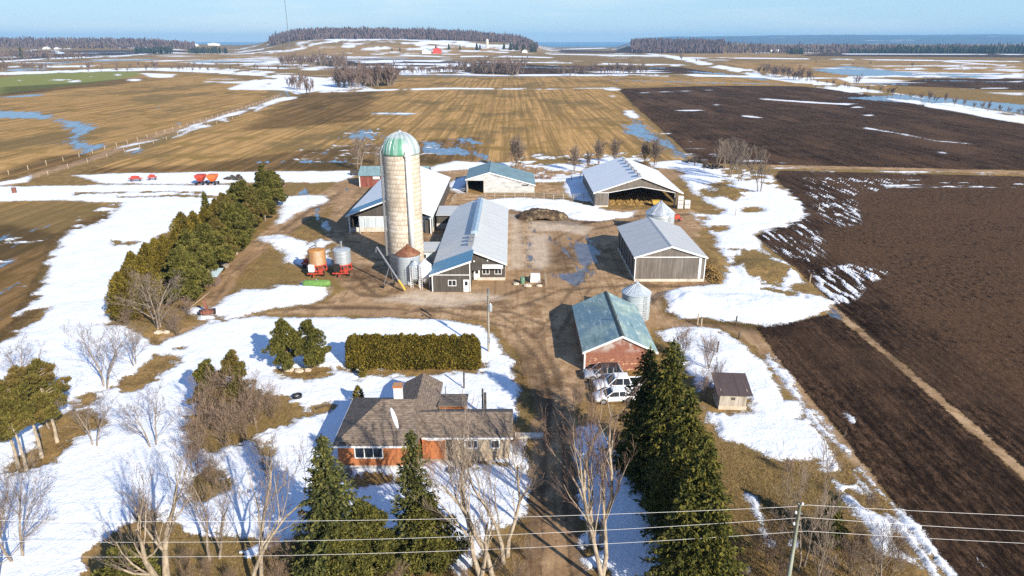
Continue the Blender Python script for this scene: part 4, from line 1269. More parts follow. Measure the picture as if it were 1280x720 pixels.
def window(parent, x, y, z, w, h, panes=2, face='-y'):
    """Framed window on a wall that faces the camera (outer face at y)."""
    f, g = MB(), MB()
    t = .09
    y0, y1 = y - .07, y - .002
    f.box(x - w / 2 - t, x - w / 2, y0, y1, z - t, z + h + t)
    f.box(x + w / 2, x + w / 2 + t, y0, y1, z - t, z + h + t)
    f.box(x - w / 2, x + w / 2, y0, y1, z + h, z + h + t)
    f.box(x - w / 2, x + w / 2, y0 - .03, y1, z - t, z)
    for k in range(1, panes):
        xx = x - w / 2 + w * k / panes
        f.box(xx - .04, xx + .04, y0 + .01, y1, z, z + h)
    fo = f.build('window', TRIM, parent)
    g.add([(x - w / 2, y - .025, z), (x + w / 2, y - .025, z), (x + w / 2, y - .025, z + h), (x - w / 2, y - .025, z + h)], [(0, 1, 2, 3)])
    po = g.build('pane', GLASS, None)
    po.data.transform(__import__('mathutils').Matrix.Translation([-a for a in parent.location]))
    po.parent = fo
    return fo


def door(parent, x, y, z, w, h, mat=None, glass=True):
    d = MB().box(x - w / 2, x + w / 2, y - .06, y - .002, z, z + h).build('door', mat or TRIM, parent)
    if glass:
        g = MB()
        g.add([(x - w * .26, y - .064, z + h * .52), (x + w * .26, y - .064, z + h * .52), (x + w * .26, y - .064, z + h * .86), (x - w * .26, y - .064, z + h * .86)], [(0, 1, 2, 3)])
        po = g.build('pane', GLASS, None)
        po.data.transform(__import__('mathutils').Matrix.Translation([-a for a in parent.location]))
        po.parent = d
    hd = MB().box(x + w * .34, x + w * .40, y - .12, y - .06, z + h * .44, z + h * .50).build('handle', STEEL, None)
    hd.data.transform(__import__('mathutils').Matrix.Translation([-a for a in parent.location]))
    hd.parent = d
    return d


def gable_roof(root, x0, x1, xr, y0, y1, zl, zr, zp, mat, ov=.5, ovf=.5, t=.12, cap=None):
    b = MB()
    sl = (zp - zl) / (xr - x0)
    sr = (zp - zr) / (x1 - xr)
    T = .14
    slab(b, (x0 - ov, y0 - ovf, zl - ov * sl + T), (xr, y0 - ovf, zp + T), (xr, y1 + ovf, zp + T), (x0 - ov, y1 + ovf, zl - ov * sl + T), t)
    slab(b, (xr + .004, y0 - ovf, zp + T), (x1 + ov, y0 - ovf, zr - ov * sr + T), (x1 + ov, y1 + ovf, zr - ov * sr + T), (xr + .004, y1 + ovf, zp + T), t)
    r = b.build('roof', mat, root)
    c = MB()
    c.prism_y([(xr - .3, zp + T - .3 * sl + .03), (xr, zp + T + .05), (xr + .3, zp + T - .3 * sr + .03), (xr, zp + T + .08)], y0 - ovf, y1 + ovf)
    # fascia along the front rakes
    f = MB()
    for (xa, za, xb, zb) in ((x0 - ov, zl - ov * sl, xr, zp), (xr, zp, x1 + ov, zr - ov * sr)):
        f.prism_y([(xa, za + T - .26), (xb, zb + T - .26), (xb, zb + T + .02), (xa, za + T + .02)], y0 - ovf - .06, y0 - ovf - .004)
    f.build('fascia', TRIM, root)
    k = c.build('ridge_cap', cap or mat, root)
    return r


def rib_wall(root, x0, x1, y0, y1, zl, zr, xr, zp, mat, base=.0, th=.16, front=True):
    """Four walls with gable ends, standing on an optional base course."""
    b = MB()
    if front:
        b.prism_y([(x0, base), (x1, base), (x1, zr), (xr, zp), (x0, zl)], y0, y0 + th)
    b.prism_y([(x0, base), (x1, base), (x1, zr), (xr, zp), (x0, zl)], y1 - th, y1)
    b.box(x0, x0 + th, y0 + th, y1 - th, base, zl)
    b.box(x1 - th, x1, y0 + th, y1 - th, base, zr)
    w = b.build('wall', mat, root)
    if base > 0:
        c = MB()
        c.box(x0 - .05, x1 + .05, y0 - .06, y0 + th + .02, -.3, base)
        c.box(x0 - .05, x1 + .05, y1 - th, y1 + .06, -.3, base)
        c.box(x0 - .05, x0 + th + .02, y0 + th + .02, y1 - th, -.3, base)
        c.box(x1 - th - .02, x1 + .05, y0 + th + .02, y1 - th, -.3, base)
        c.build('base_course', CONC, root)
    return w


def bld(name, x, y, label, cat='barn'):
    return thing(name, (x, y, 0), label, cat)


# ---- grey machine shed (right)
r = bld('grey_shed', 26.4, 108.5, 'brown grey ribbed shed with pale grey roof and plain closed gable front', 'shed')
rib_wall(r, 20.6, 32.2, 108.5, 128, 4.3, 4.3, 26.4, 6.1, GREY_SIDING, .45)
gable_roof(r, 20.6, 32.2, 26.4, 108.5, 128, 4.3, 4.3, 6.1, GREY_ROOF, .35, .3)
b = MB()
b.box(20.62, 32.18, 108.42, 108.496, 4.22, 4.36)
b.box(20.5, 20.66, 108.40, 108.494, .45, 4.2)
b.box(32.14, 32.3, 108.40, 108.494, .45, 4.2)
b.build('trim', TRIM, r)
b = MB()
b.box(31.2, 31.6, 108.44, 108.496, .5, 4.15)
b.build('downpipe', TRIM, r)
for k in range(6):
    y = 111 + k * 2.9
    MB().box(20.5, 20.597, y, y + .14, .3, 4.2).build('post', DARK_IN, r)

# ---- brick red drive shed with green roof
SHED_GREEN = NT('green_patched_roof')
v_ = SHED_GREEN.coord('obj')
n1 = SHED_GREEN.noise(SHED_GREEN.coord('obj', (.8, .35, .8)), 1.0, 6, .7)
n2 = SHED_GREEN.noise(SHED_GREEN.coord('obj', (2.5, .5, 2.5)), 1.0, 6, .75)
n3 = SHED_GREEN.noise(v_, .22, 3, .5)
gc = SHED_GREEN.mix(SHED_GREEN.rng(n1, .38, .62), (.20, .29, .265), (.36, .46, .41))
gc = SHED_GREEN.mix(SHED_GREEN.rng(n3, .44, .58), gc, (.18, .28, .315))
gc = SHED_GREEN.mix(SHED_GREEN.rng(n2, .53, .66), gc, (.50, .56, .51))
gc = SHED_GREEN.mix(SHED_GREEN.rng(n2, .40, .30), gc, (.045, .11, .06))
SHED_GREEN.bump(n2, .4, .04)
SHED_GREEN = SHED_GREEN.out(gc, .65)
BRICK_OLD = NT('weathered_red_brick')
bt = BRICK_OLD.n('ShaderNodeTexBrick')
mp = BRICK_OLD.n('ShaderNodeMapping')
BRICK_OLD.l(BRICK_OLD.n('ShaderNodeTexCoord').outputs['Object'], mp.inputs[0])
mp.inputs['Rotation'].default_value = (PI / 2, 0, 0)
BRICK_OLD.l(mp.outputs[0], bt.inputs['Vector'])
bt.inputs['Scale'].default_value = 2.2
bt.inputs['Color1'].default_value = (.20, .066, .042, 1)
bt.inputs['Color2'].default_value = (.28, .10, .06, 1)
bt.inputs['Mortar'].default_value = (.30, .18, .13, 1)
n1 = BRICK_OLD.noise(BRICK_OLD.coord('obj', (1.2, 1.2, 2.4)), 1.2, 6, .75)
n2 = BRICK_OLD.noise(BRICK_OLD.coord('obj'), .5, 4, .6)
s_ = BRICK_OLD.n('ShaderNodeSeparateXYZ')
BRICK_OLD.l(BRICK_OLD.coord('obj'), s_.inputs[0])
low = BRICK_OLD.rng(s_.outputs[2], 2.3, 1.2)
bc = BRICK_OLD.mix(BRICK_OLD.math('MULTIPLY', BRICK_OLD.rng(n1, .54, .60), low), bt.outputs[0], (.62, .40, .22))
bc = BRICK_OLD.mix(BRICK_OLD.math('MULTIPLY', BRICK_OLD.rng(n2, .44, .58), BRICK_OLD.rng(s_.outputs[2], 2.2, 3.2)), bc, (.42, .36, .33))
BRICK_OLD = BRICK_OLD.out(bc, .85)
r = bld('brick_shed', 13.2, 75.4, 'old red brick shed with patchy green roof behind the parked vehicles', 'shed')
rib_wall(r, 8.9, 17.4, 75.4, 90.5, 2.6, 2.6, 13.3, 4.6, BRICK_OLD, 0)
gable_roof(r, 8.9, 17.4, 13.3, 75.4, 90.5, 2.6, 2.6, 4.6, SHED_GREEN, .35, .25, cap=m_mottle('dark_ridge', (.05, .07, .07), (.08, .10, .10), 2))
b = MB()
b.box(8.78, 8.96, 75.32, 75.396, -.1, 2.5)
b.build('corner_board', TRIM, r)
MB().tube([(13.35, 80.0, 4.6), (13.35, 80.0, 5.7)], .06, 6).build('vent_pipe', STEEL, r)
MB().tube([(8.7, 84, .25), (8.7, 84, 2.0)], .05, 5).build('downpipe', STEEL, r)

# ---- open fronted machinery shed
r = bld('open_shed', 30.7, 163.5, 'large dark open fronted shed with snowy white roof and straw inside', 'shed')
b = MB()
x0, x1, y0, y1 = 20.2, 41.0, 163.5, 193.5
b.box(x0, x0 + .16, y0 + .16, y1 - .16, .4, 3.6)
b.box(x1 - .16, x1, y0 + 4, y1 - .16, .4, 3.6)
b.prism_y([(x0, .4), (x1, .4), (x1, 3.6), (31.2, 7.3), (x0, 3.6)], y1 - .16, y1)
b.box(x0, 23.4, y0, y0 + .16, .4, 3.55)
b.prism_y([(x0, 3.56), (23.4, 3.56), (31.2, 5.0), (39.6, 3.56), (x1, 3.56), (31.2, 7.3)], y0, y0 + .16)
b.build('wall', GREY_SIDING, r)
MB().box(x0 - .05, 23.45, y0 - .06, y0 + .2, -.3, .4).box(x0 - .05, x0 + .2, y0 + .2, y1, -.3, .4).build('base_course', CONC, r)
gable_roof(r, x0, x1, 31.2, y0, y1, 3.6, 3.6, 7.3, WHITE_ROOF, .5, .5)
for xx in (23.36, 39.6):
    MB().box(xx - .12, xx + .12, y0 - .04, y0 + .2, -.1, 3.6).build('post', STEEL, r)
b = MB()
b.prism_y([(x0, 3.46), (23.4, 3.46), (31.2, 4.9), (39.6, 3.46), (39.6, 3.6), (31.2, 5.04), (23.4, 3.6), (x0, 3.6)], y0 - .05, y0 - .004)
b.build('header_trim', TRIM, r)
for k in range(6):
    y = 164.6 + k * 4.6
    MB().box(30.5, 31.15, y, y + 1.4, 7.3, 7.85).build('roof_vent', STEEL, r)
st = MB()
for k in range(150):
    x = random.uniform(23.6, 34.5)
    y = random.uniform(165.5, 173)
    q = .4 + .6 * math.sin((x - 23) / 14 * PI) * random.random()
    st.lathe(x, y, [(random.uniform(.4, .9), -.1), (random.uniform(.3, .6), random.uniform(.15, .5) * q), (.05, random.uniform(.3, 1.0) * q)], 7)
tag(st.build('straw_heap', STRAW, None), 'golden loose straw spread along the mouth of the open shed', 'straw', kind='stuff')
t = thing('feed_wagon', (35.2, 164.2, 0), 'small yellow machine standing in the mouth of the open shed', 'farm machine')
MB().hexa([(-.7, -.5, .6), (.7, -.5, .6), (.7, .5, .6), (-.7, .5, .6)], [(-1, -.7, 1.5), (1, -.7, 1.5), (1, .7, 1.5), (-1, .7, 1.5)]).build('hopper', YELLOW, t, True)
for sx in (-.8, .8):
    MB().prism_x([(.35 * math.cos(a), .36 + .35 * math.sin(a)) for a in [k * PI / 6 for k in range(12)]], sx - .1, sx + .1).build('wheel', BLACK, t, True)
MB().tube([(0, -.6, .6), (0, -1.6, .4)], .06, 5).build('drawbar', YELLOW, t, True)

for i, (cx, n) in enumerate(((40.6, 3), (42.3, 2))):
    for k in range(n):
        t = thing('white_crate', (cx, 161.8, .06 + k * 1.02), ['bottom', 'middle', 'top'][k] + ' white slatted crate of the %s stack at the open shed corner' % ('taller left' if i == 0 else 'lower right'), 'crate', 'white crates beside the open shed')
        b = MB()
        b.box(-.62, .62, -.5, .5, .12, .96)
        b.build('bin', WHITE_PAINT, t, True)
        s = MB()
        for xx in (-.66, -.2, .2, .62):
            s.box(xx - .03, xx + .05, -.56, -.504, .1, 1.0)
        s.box(-.66, .66, -.56, .56, 0, .10)
        s.build('slat', BOARDS, t, True)

# ---- old peeling white barn
r = bld('old_barn', -3, 180, 'old peeling white barn with blue grey saltbox roof and dark open doorway', 'barn')
x0, x1, y0, y1, xr = -12.1, 6.0, 180, 196.5, -6.0
b = MB()
b.prism_y([(x0, 0), (-11.9, 0), (-11.9, 3.3), (-7.6, 3.3), (-7.6, 0), (x1, 0), (x1, 2.1), (xr, 5.4), (x0, 3.6)], y0, y0 + .15)
b.prism_y([(x0, 0), (x1, 0), (x1, 2.1), (xr, 5.4), (x0, 3.6)], y1 - .15, y1)
b.box(x0, x0 + .15, y0 + .15, y1 - .15, 0, 3.6)
b.box(x1 - .15, x1, y0 + .15, y1 - .15, 0, 2.1)
b.build('wall', OLD_WHITE, r)
gable_roof(r, x0, x1, xr, y0, y1, 3.6, 2.1, 5.4, OLD_ROOF, .3, .2)
for xx in (-12.0, -7.6):
    MB().box(xx, xx + .14, y0 - .05, y0 - .003, 0, 3.4).build('door_post', BOARDS, r)
MB().box(2.6, 4.4, y0 - .04, y0 - .003, 1.9, 2.25).build('board', DARK_IN, r)

# ---- white roofed barn behind the silo
r = bld('white_roof_barn', -25.5, 140, 'wide barn with white roof and pale blue sliding doors behind the concrete silo', 'barn')
x0, x1, y0, y1, xr = -34.2, -16.7, 140.5, 181, -25.5
b = MB()
b.prism_y([(x0, 3.4), (x1, 3.4), (x1, 4), (xr, 7.3), (x0, 4)], y0, y0 + .15)
b.prism_y([(x0, .3), (x1, .3), (x1, 4), (xr, 7.3), (x0, 4)], y1 - .15, y1)
b.box(x0, x0 + .15, y0 + .15, y1 - .15, .3, 4)
b.box(x1 - .15, x1, y0 + .15, y1 - .15, .3, 4)
b.build('wall', BLACK_SIDING, r)
MB().box(-32.3, x1, y0 + .1, y0 + .26, .9, 3.4).build('front_panel', PALE_SIDING, r)
MB().box(-34.3, x1 + .1, y0 - .08, y0 + .3, -.3, .9).build('base_course', CONC, r)
for k in range(5):
    x = -31.2 + k * 2.35
    d = MB().box(x, x + 2.2, y0 - .02, y0 + .08, .92, 3.1).build('sliding_door', PALE_SIDING, r)
MB().box(-31.6, -18, y0 - .06, y0 + .02, 3.12, 3.28).build('door_track', TRIM, r)
gable_roof(r, x0, x1, xr, 144.5, y1, 4, 4, 7.3, WHITE_ROOF, .4, 0)
fr = MB()
slab(fr, (x0 - .4, 138.2, 4 - .15 + .14), (xr, 138.2, 7.44), (xr, 144.49, 7.44), (x0 - .4, 144.49, 3.99), .12)
fr.build('porch_roof', BLUE_ROOF, r)
fr = MB()
slab(fr, (xr + .004, 138.2, 7.44), (x1 + .4, 138.2, 3.99), (x1 + .4, 144.49, 3.99), (xr + .004, 144.49, 7.44), .12)
fr.build('porch_roof', WHITE_ROOF, r)
f = MB()
f.prism_y([(x0 - .4, 3.72), (xr, 7.18), (x1 + .4, 3.72), (x1 + .4, 4.0), (xr, 7.46), (x0 - .4, 4.0)], 138.1, 138.19)
f.build('fascia', TRIM, r)
for x in (-34.0, -31.9, -17.0):
    MB().box(x - .1, x + .1, 138.6, 138.8, -.1, 3.75).build('post', TRIM, r)
MB().box(-18.2, -16.9, 139.2, 140.4, .0, 2.8).build('side_porch', BLACK_SIDING, r)
# low link between the two barns
r = bld('link_shed', -14, 143, 'low flat roofed link building between the two white roofed barns', 'shed')
MB().box(-16.2, -11.4, 143.2, 149.6, 1.1, 2.9).build('wall', BLACK_SIDING, r)
MB().box(-16.25, -11.4, 143.14, 149.66, -.3, 1.1).build('base_course', CONC, r)
MB().hexa([(-16.3, 142.7, 2.92), (-11.2, 142.7, 2.92), (-11.2, 150, 3.3), (-16.3, 150, 3.3)], [(-16.3, 142.7, 3.06), (-11.2, 142.7, 3.06), (-11.2, 150, 3.44), (-16.3, 150, 3.44)]).build('roof', GREY_ROOF, r)
# small pale lean-to between silo and long barn
r = bld('feed_room', -15, 121, 'small pale blue feed room between the silo and the long barn', 'shed')
MB().box(-17.2, -12.9, 118.5, 122.5, -.2, 2.3).build('wall', PALE_SIDING, r)
MB().hexa([(-17.4, 118.1, 2.32), (-12.75, 118.1, 2.32), (-12.75, 122.8, 2.7), (-17.4, 122.8, 2.7)], [(-17.4, 118.1, 2.46), (-12.75, 118.1, 2.46), (-12.75, 122.8, 2.84), (-17.4, 122.8, 2.84)]).build('roof', GREY_ROOF, r)
window(r, -16, 118.5, 1.0, .8, .7, 1)

# ---- long dark barn with white roof
r = bld('long_barn', -6.7, 103.3, 'long dark grey barn with pale metal roof, white doors and a stepped front', 'barn')
xl, xr, xx1, ya, yb, yc = -12.8, -6.7, -1.2, 103.3, 109.2, 149.4
b = MB()
b.prism_y([(xl, .1), (xr, .1), (xr, 5.2), (xl, 3.0)], ya, ya + .15)
b.box(xl, xl + .15, ya + .15, yc - .15, .1, 3.0)
b.box(xr - .15, xr, ya + .15, yb, .1, 5.15)
b.prism_y([(xr, .5), (xx1, .5), (xx1, 3.0), (xr, 5.2)], yb, yb + .15)
b.box(xx1 - .15, xx1, yb + .15, yc - .15, .5, 3.0)
b.prism_y([(xl, .1), (xx1, .1), (xx1, 3.0), (xr, 5.2), (xl, 3.0)], yc - .15, yc)
b.build('wall', BLACK_SIDING, r)
b = MB()
b.box(xr + .8, xx1 + .06, yb - .08, yb + .2, -.3, .5)
b.box(xx1 - .2, xx1 + .06, yb + .2, yc, -.3, .5)
b.build('base_course', CONC, r)
T = .14
sl = 2.2 / 6.1
b = MB()
slab(b, (xl - .4, yb + .002, 3 - .4 * sl + T), (xr, yb + .002, 5.2 + T), (xr, yc + .4, 5.2 + T), (xl - .4, yc + .4, 3 - .4 * sl + T), .12)
slab(b, (xr + .004, yb - .5, 5.2 + T), (xx1 + .4, yb - .5, 3 - .16 + T), (xx1 + .4, yc + .4, 3 - .16 + T), (xr + .004, yc + .4, 5.2 + T), .12)
b.build('roof', m_ribbed('barn_roof', (.57, .58, .57), (.45, .455, .45), 1, .45, .4, 0, .015, .6, (.12, 1, 1)), r)
b = MB()
slab(b, (xl - .4, ya - .45, 3 - .4 * sl + T), (xr + .25, ya - .45, 5.2 + .09 + T), (xr + .25, yb - .002, 5.2 + .09 + T), (xl - .4, yb - .002, 3 - .4 * sl + T), .12)
b.build('annex_roof', BLUE_ROOF, r)
f = MB()
f.prism_y([(xl - .4, 2.74), (xr + .25, 5.17), (xr + .25, 5.45), (xl - .4, 3.02)], ya - .52, ya - .455)
f.build('fascia', TRIM, r)
f = MB()
f.prism_y([(xr + .3, 4.95), (xx1 + .4, 2.74), (xx1 + .4, 3.02), (xr + .3, 5.23)], yb - .57, yb - .505)
f.build('fascia', TRIM, r)
b = MB()
b.box(xl - .05, xl + .1, ya - .06, ya - .003, .1, 2.9)
b.box(xr - .1, xr + .04, ya - .06, ya - .003, .1, 5.0)
b.box(xl + .1, xr - .1, ya - .05, ya - .003, 2.86, 2.98)
b.build('trim', TRIM, r)
window(r, -9.6, ya, 1.15, 1.15, .85)
door(r, -7.35, ya, .08, .9, 2.05)
door(r, -5.95, yb, .1, 1.0, 2.05)
for x in (-4.4, -2.35):
    window(r, x, yb, 1.15, 1.05, .85)
MB().hexa([(-5.0, yb - 1.0, 2.36), (-1.5, yb - 1.0, 2.36), (-1.5, yb - .01, 2.7), (-5.0, yb - .01, 2.7)], [(-5.0, yb - 1.0, 2.44), (-1.5, yb - 1.0, 2.44), (-1.5, yb - .01, 2.78), (-5.0, yb - .01, 2.78)]).build('awning', TRIM, r)
MB().hexa([(-6.65, yb - 2.1, 2.42), (-5.1, yb - 2.1, 2.42), (-5.1, yb - .01, 3.2), (-6.65, yb - .01, 3.2)], [(-6.65, yb - 2.1, 2.52), (-5.1, yb - 2.1, 2.52), (-5.1, yb - .01, 3.3), (-6.65, yb - .01, 3.3)]).build('porch_roof', BLACK_SIDING, r)
rv = MB()
rv.prism_y([(xr - .75, 5.08), (xr - .75, 5.72), (xr, 6.0), (xr + .45, 5.72), (xr + .45, 5.22)], 119.5, 146)
rv.build('ridge_vent', m_mottle('vent_metal', (.30, .40, .48), (.40, .50, .58), 1, .4, .2), r)
lv = MB()
for k in range(9):
    y = 120 + k * 2.9
    lv.box(xr - .80, xr - .752, y, y + 2.5, 5.2, 5.62)
lv.build('louvre', m_mottle('dark_louvre', (.05, .06, .075), (.09, .10, .12), 2), r)
for k, y in enumerate((112.5, 114.8, 117.0, 148.0)):
    MB().box(xr - .85, xr + .1, y, y + .9, 5.0, 5.75).build('roof_vent', STEEL, r)
MB().box(-6.5, -6.2, yb - .3, yb - .05, 3.3, 3.5).build('lamp', TRIM, r)
MB().box(-4.2, -4.0, yb - .2, yb - .004, 3.4, 3.6).build('lamp', TRIM, r)

# ---- red shed at the back left
r = bld('red_shed', -32, 188, 'dark red board shed with old grey blue roof behind the white roofed barn', 'shed')
x0, x1, y0, y1 = -42.3, -23.5, 188, 196
b = MB()
b.prism_x([(y0, 0), (y1, 0), (y1, 3.2), ((y0 + y1) / 2, 5.0), (y0, 3.2)], x0, x0 + .15)
b.prism_x([(y0, 0), (y1, 0), (y1, 3.2), ((y0 + y1) / 2, 5.0), (y0, 3.2)], x1 - .15, x1)
b.box(x0 + .15, x1 - .15, y0, y0 + .15, 0, 3.2)
b.box(x0 + .15, x1 - .15, y1 - .15, y1, 0, 3.2)
b.build('wall', RED_PAINT, r)
b = MB()
ym = (y0 + y1) / 2
slab(b, (x0 - .3, y0 - .3, 3.19), (x1 + .3, y0 - .3, 3.19), (x1 + .3, ym, 5.14), (x0 - .3, ym, 5.14), .12)
slab(b, (x0 - .3, ym + .004, 5.14), (x1 + .3, ym + .004, 5.14), (x1 + .3, y1 + .3, 3.19), (x0 - .3, y1 + .3, 3.19), .12)
b.build('roof', SHED_ROOF_X, r)
MB().box(x0 - .05, x0 + .2, y0 - .05, y0 - .003, 0, 3.1).build('corner_board', TRIM, r)
MB().box(-38.5, -36.6, y0 - .05, y0 - .003, 2.2, 2.9).build('board', TRIM, r)

# ---- silo
SILO = NT('silo_staves')
v_ = SILO.coord('obj')
s_ = SILO.n('ShaderNodeSeparateXYZ')
SILO.l(v_, s_.inputs[0])
ang = SILO.math('MULTIPLY', SILO.math('ARCTAN2', s_.outputs[1], s_.outputs[0]), 3.05)
cb = SILO.n('ShaderNodeCombineXYZ')
SILO.l(ang, cb.inputs[0])
SILO.l(s_.outputs[2], cb.inputs[1])
bt = SILO.n('ShaderNodeTexBrick')
SILO.l(cb.outputs[0], bt.inputs['Vector'])
bt.inputs['Scale'].default_value = 1.0
bt.inputs['Brick Width'].default_value = .55
bt.inputs['Row Height'].default_value = .78
bt.inputs['Mortar Size'].default_value = .035
bt.inputs['Color1'].default_value = (.58, .49, .38, 1)
bt.inputs['Color2'].default_value = (.72, .64, .52, 1)
bt.inputs['Mortar'].default_value = (.36, .28, .20, 1)
n1 = SILO.noise(SILO.coord('obj', (1, 1, .35)), .9, 5, .65)
sc_ = SILO.mix(SILO.math('MULTIPLY', SILO.rng(n1, .42, .66), .75), bt.outputs[0], (.36, .29, .22))
n2 = SILO.noise(SILO.coord('obj', (.3, .3, .8)), .8, 4, .6)
sc_ = SILO.mix(SILO.math('MULTIPLY', SILO.rng(n2, .55, .66), .6), sc_, (.78, .72, .63))
hoop = SILO.rng(SILO.math('SINE', SILO.math('MULTIPLY', s_.outputs[2], 2 * PI / .78)), .90, .99)
sc_ = SILO.mix(SILO.math('MULTIPLY', hoop, .5), sc_, (.30, .24, .18))
SILO.bump(hoop, .5, .03)
SILO = SILO.out(sc_, .9)
DOME = NT('silo_dome')
v_ = DOME.coord('obj')
s_ = DOME.n('ShaderNodeSeparateXYZ')
DOME.l(v_, s_.inputs[0])
an = DOME.math('ARCTAN2', s_.outputs[1], s_.outputs[0])
seg = DOME.math('SINE', DOME.math('MULTIPLY', an, 14))
pal = DOME.rng(seg, .2, .5)
gr = DOME.mix(pal, (.12, .34, .22), (.30, .48, .37))
gr = DOME.mix(DOME.rng(DOME.noise(v_, 1.2, 4), .5, .66), gr, (.16, .38, .26))
sv = DOME.mix(pal, (.36, .44, .43), (.52, .59, .58))
az = DOME.rng(DOME.math('ADD', an, DOME.math('MULTIPLY', DOME.noise(v_, 1.0, 3), .3)), -.98, -1.02)
az = DOME.math('MULTIPLY', az, DOME.rng(s_.outputs[2], 23.1, 22.9))
DOME.b.inputs['Specular IOR Level'].default_value = .5
DOME = DOME.out(DOME.mix(az, sv, gr), .35, .25)
sx, sy, sr = -18.75, 116.0, 3.1
r = bld('concrete_silo', sx, sy, 'tall cream concrete stave silo with green and silver ribbed dome', 'silo')
MB().lathe(sx, sy, [(sr, -.3), (sr, 20.4)], 64).build('stave_wall', SILO, r, smooth=False)
prof = [(sr + .1, 20.25), (sr + .12, 20.5)] + [((sr + .08) * math.cos(a), 20.5 + 3.3 * math.sin(a)) for a in [k * PI / 2 / 14 for k in range(1, 14)]] + [(.15, 23.82)]
MB().lathe(sx, sy, prof, 56).build('dome', DOME, r, smooth=True)
b = MB()
for k in range(28):
    a = 2 * PI * k / 28
    b.tube([(sx + (sr + .11) * math.cos(t) * math.cos(a), sy + (sr + .11) * math.cos(t) * math.sin(a), 20.5 + 3.33 * math.sin(t)) for t in [q * 1.5 / 7 for q in range(8)]], .035, 4, False)
b.build('dome_rib', GALV_ROOF, r)
MB().lathe(sx, sy, [(.3, 23.7), (.3, 24.0), (.05, 24.15)], 12).build('vent_cap', GALV_ROOF, r)
ca = math.radians(-62)
cx, cy = sx + (sr + .32) * math.cos(ca), sy + (sr + .32) * math.sin(ca)
MB().lathe(cx, cy, [(.48, 2.6), (.48, 20.2)], 14).build('unloading_chute', WHITE_PAINT, r, smooth=True)
MB().hexa([(cx - .48, cy - .48, 20.2), (cx + .48, cy - .48, 20.2), (cx + .48, cy + .48, 20.2), (cx - .48, cy + .48, 20.2)], [(cx - .3, cy - .1, 21.4), (cx + .3, cy - .1, 21.4), (cx + .3, cy + .3, 21.6), (cx - .3, cy + .3, 21.6)]).build('chute_hood', WHITE_PAINT, r)
a2 = math.radians(200)
px_, py_ = sx + (sr + .35) * math.cos(a2), sy + (sr + .35) * math.sin(a2)
MB().tube([(px_, py_, .2), (px_, py_, 20.6), (px_ + .4, py_, 21.6), (sx - 1.2, sy - .4, 22.8)], .17, 8).build('fill_pipe', STEEL, r)
b = MB()
for s in (-.25, .25):
    b.tube([(px_ + .25, py_ - .5 + s, .3), (px_ + .25, py_ - .5 + s, 20.4)], .035, 4)
for k in range(56):
    b.box(px_ + .22, px_ + .28, py_ - .75, py_ - .25, .6 + k * .36, .64 + k * .36)
b.build('ladder', STEEL, r)
b = MB()
for k in range(26):
    z = .7 + k * .78
    b.lathe(sx, sy, [(sr + .002, z - .03), (sr + .035, z), (sr + .002, z + .03)], 64, False)
b.build('hoop', m_mottle('hoop_steel', (.34, .28, .21), (.44, .37, .29), 2, .6, .2), r)


# ---- grain bins
def grain_bin(name, label, x, y, R, h, hr, wall, roof, ribs=20):
    r = bld(name, x, y, label, 'grain bin')
    p = [(R, -.2)]
    for k in range(int(h / .8)):
        p += [(R, .8 * k + .1), (R + .03, .8 * k + .4), (R, .8 * k + .7)]
    p.append((R, h))
    MB().lathe(x, y, p, 40).build('wall', wall, r, smooth=True)
    MB().lathe(x, y, [(R + .12, h - .08), (R + .12, h), (.3, h + hr), (.3, h + hr + .25), (.05, h + hr + .4)], 40).build('roof', roof, r)
    b = MB()
    for k in range(ribs):
        a = 2 * PI * k / ribs
        b.tube([(x + R * 1.02 * math.cos(a), y + R * 1.02 * math.sin(a), h + .03), (x + .3 * math.cos(a), y + .3 * math.sin(a), h + hr + .04)], .035, 4)
    b.build('roof_rib', GALV_ROOF if roof is not RUST_ROOF else RUST_ROOF, r)
    a = -1.1
    b = MB()
    for s in (-.2, .2):
        b.tube([(x + (R + .12) * math.cos(a) + s, y + (R + .12) * math.sin(a), .2), (x + (R + .12) * math.cos(a) + s, y + (R + .12) * math.sin(a), h)], .025, 4)
    for k in range(int(h / .35)):
        b.box(x + (R + .12) * math.cos(a) - .2, x + (R + .12) * math.cos(a) + .2, y + (R + .12) * math.sin(a) - .02, y + (R + .12) * math.sin(a) + .02, .3 + .35 * k, .34 + .35 * k)
    b.build('ladder', STEEL, r)
    return r


grain_bin('grain_bin', 'squat steel grain bin with rusty brown conical roof in front of the silo', -17.3, 108.6, 1.95, 4.9, 1.25, GALV, RUST_ROOF)
grain_bin('grain_bin', 'pale galvanised grain bin beside the green roofed brick shed', 18.0, 92.6, 2.03, 4.0, 1.2, GALV, GALV_ROOF)
grain_bin('grain_bin', 'round steel bin with striped conical roof behind the grey ribbed shed', 31.0, 139.5, 2.95, 4.4, 2.2, GALV, m_mottle('striped_roof', (.30, .32, .35), (.62, .66, .70), .9, .4, .3, (1.5, 1.5, .1)), 16)


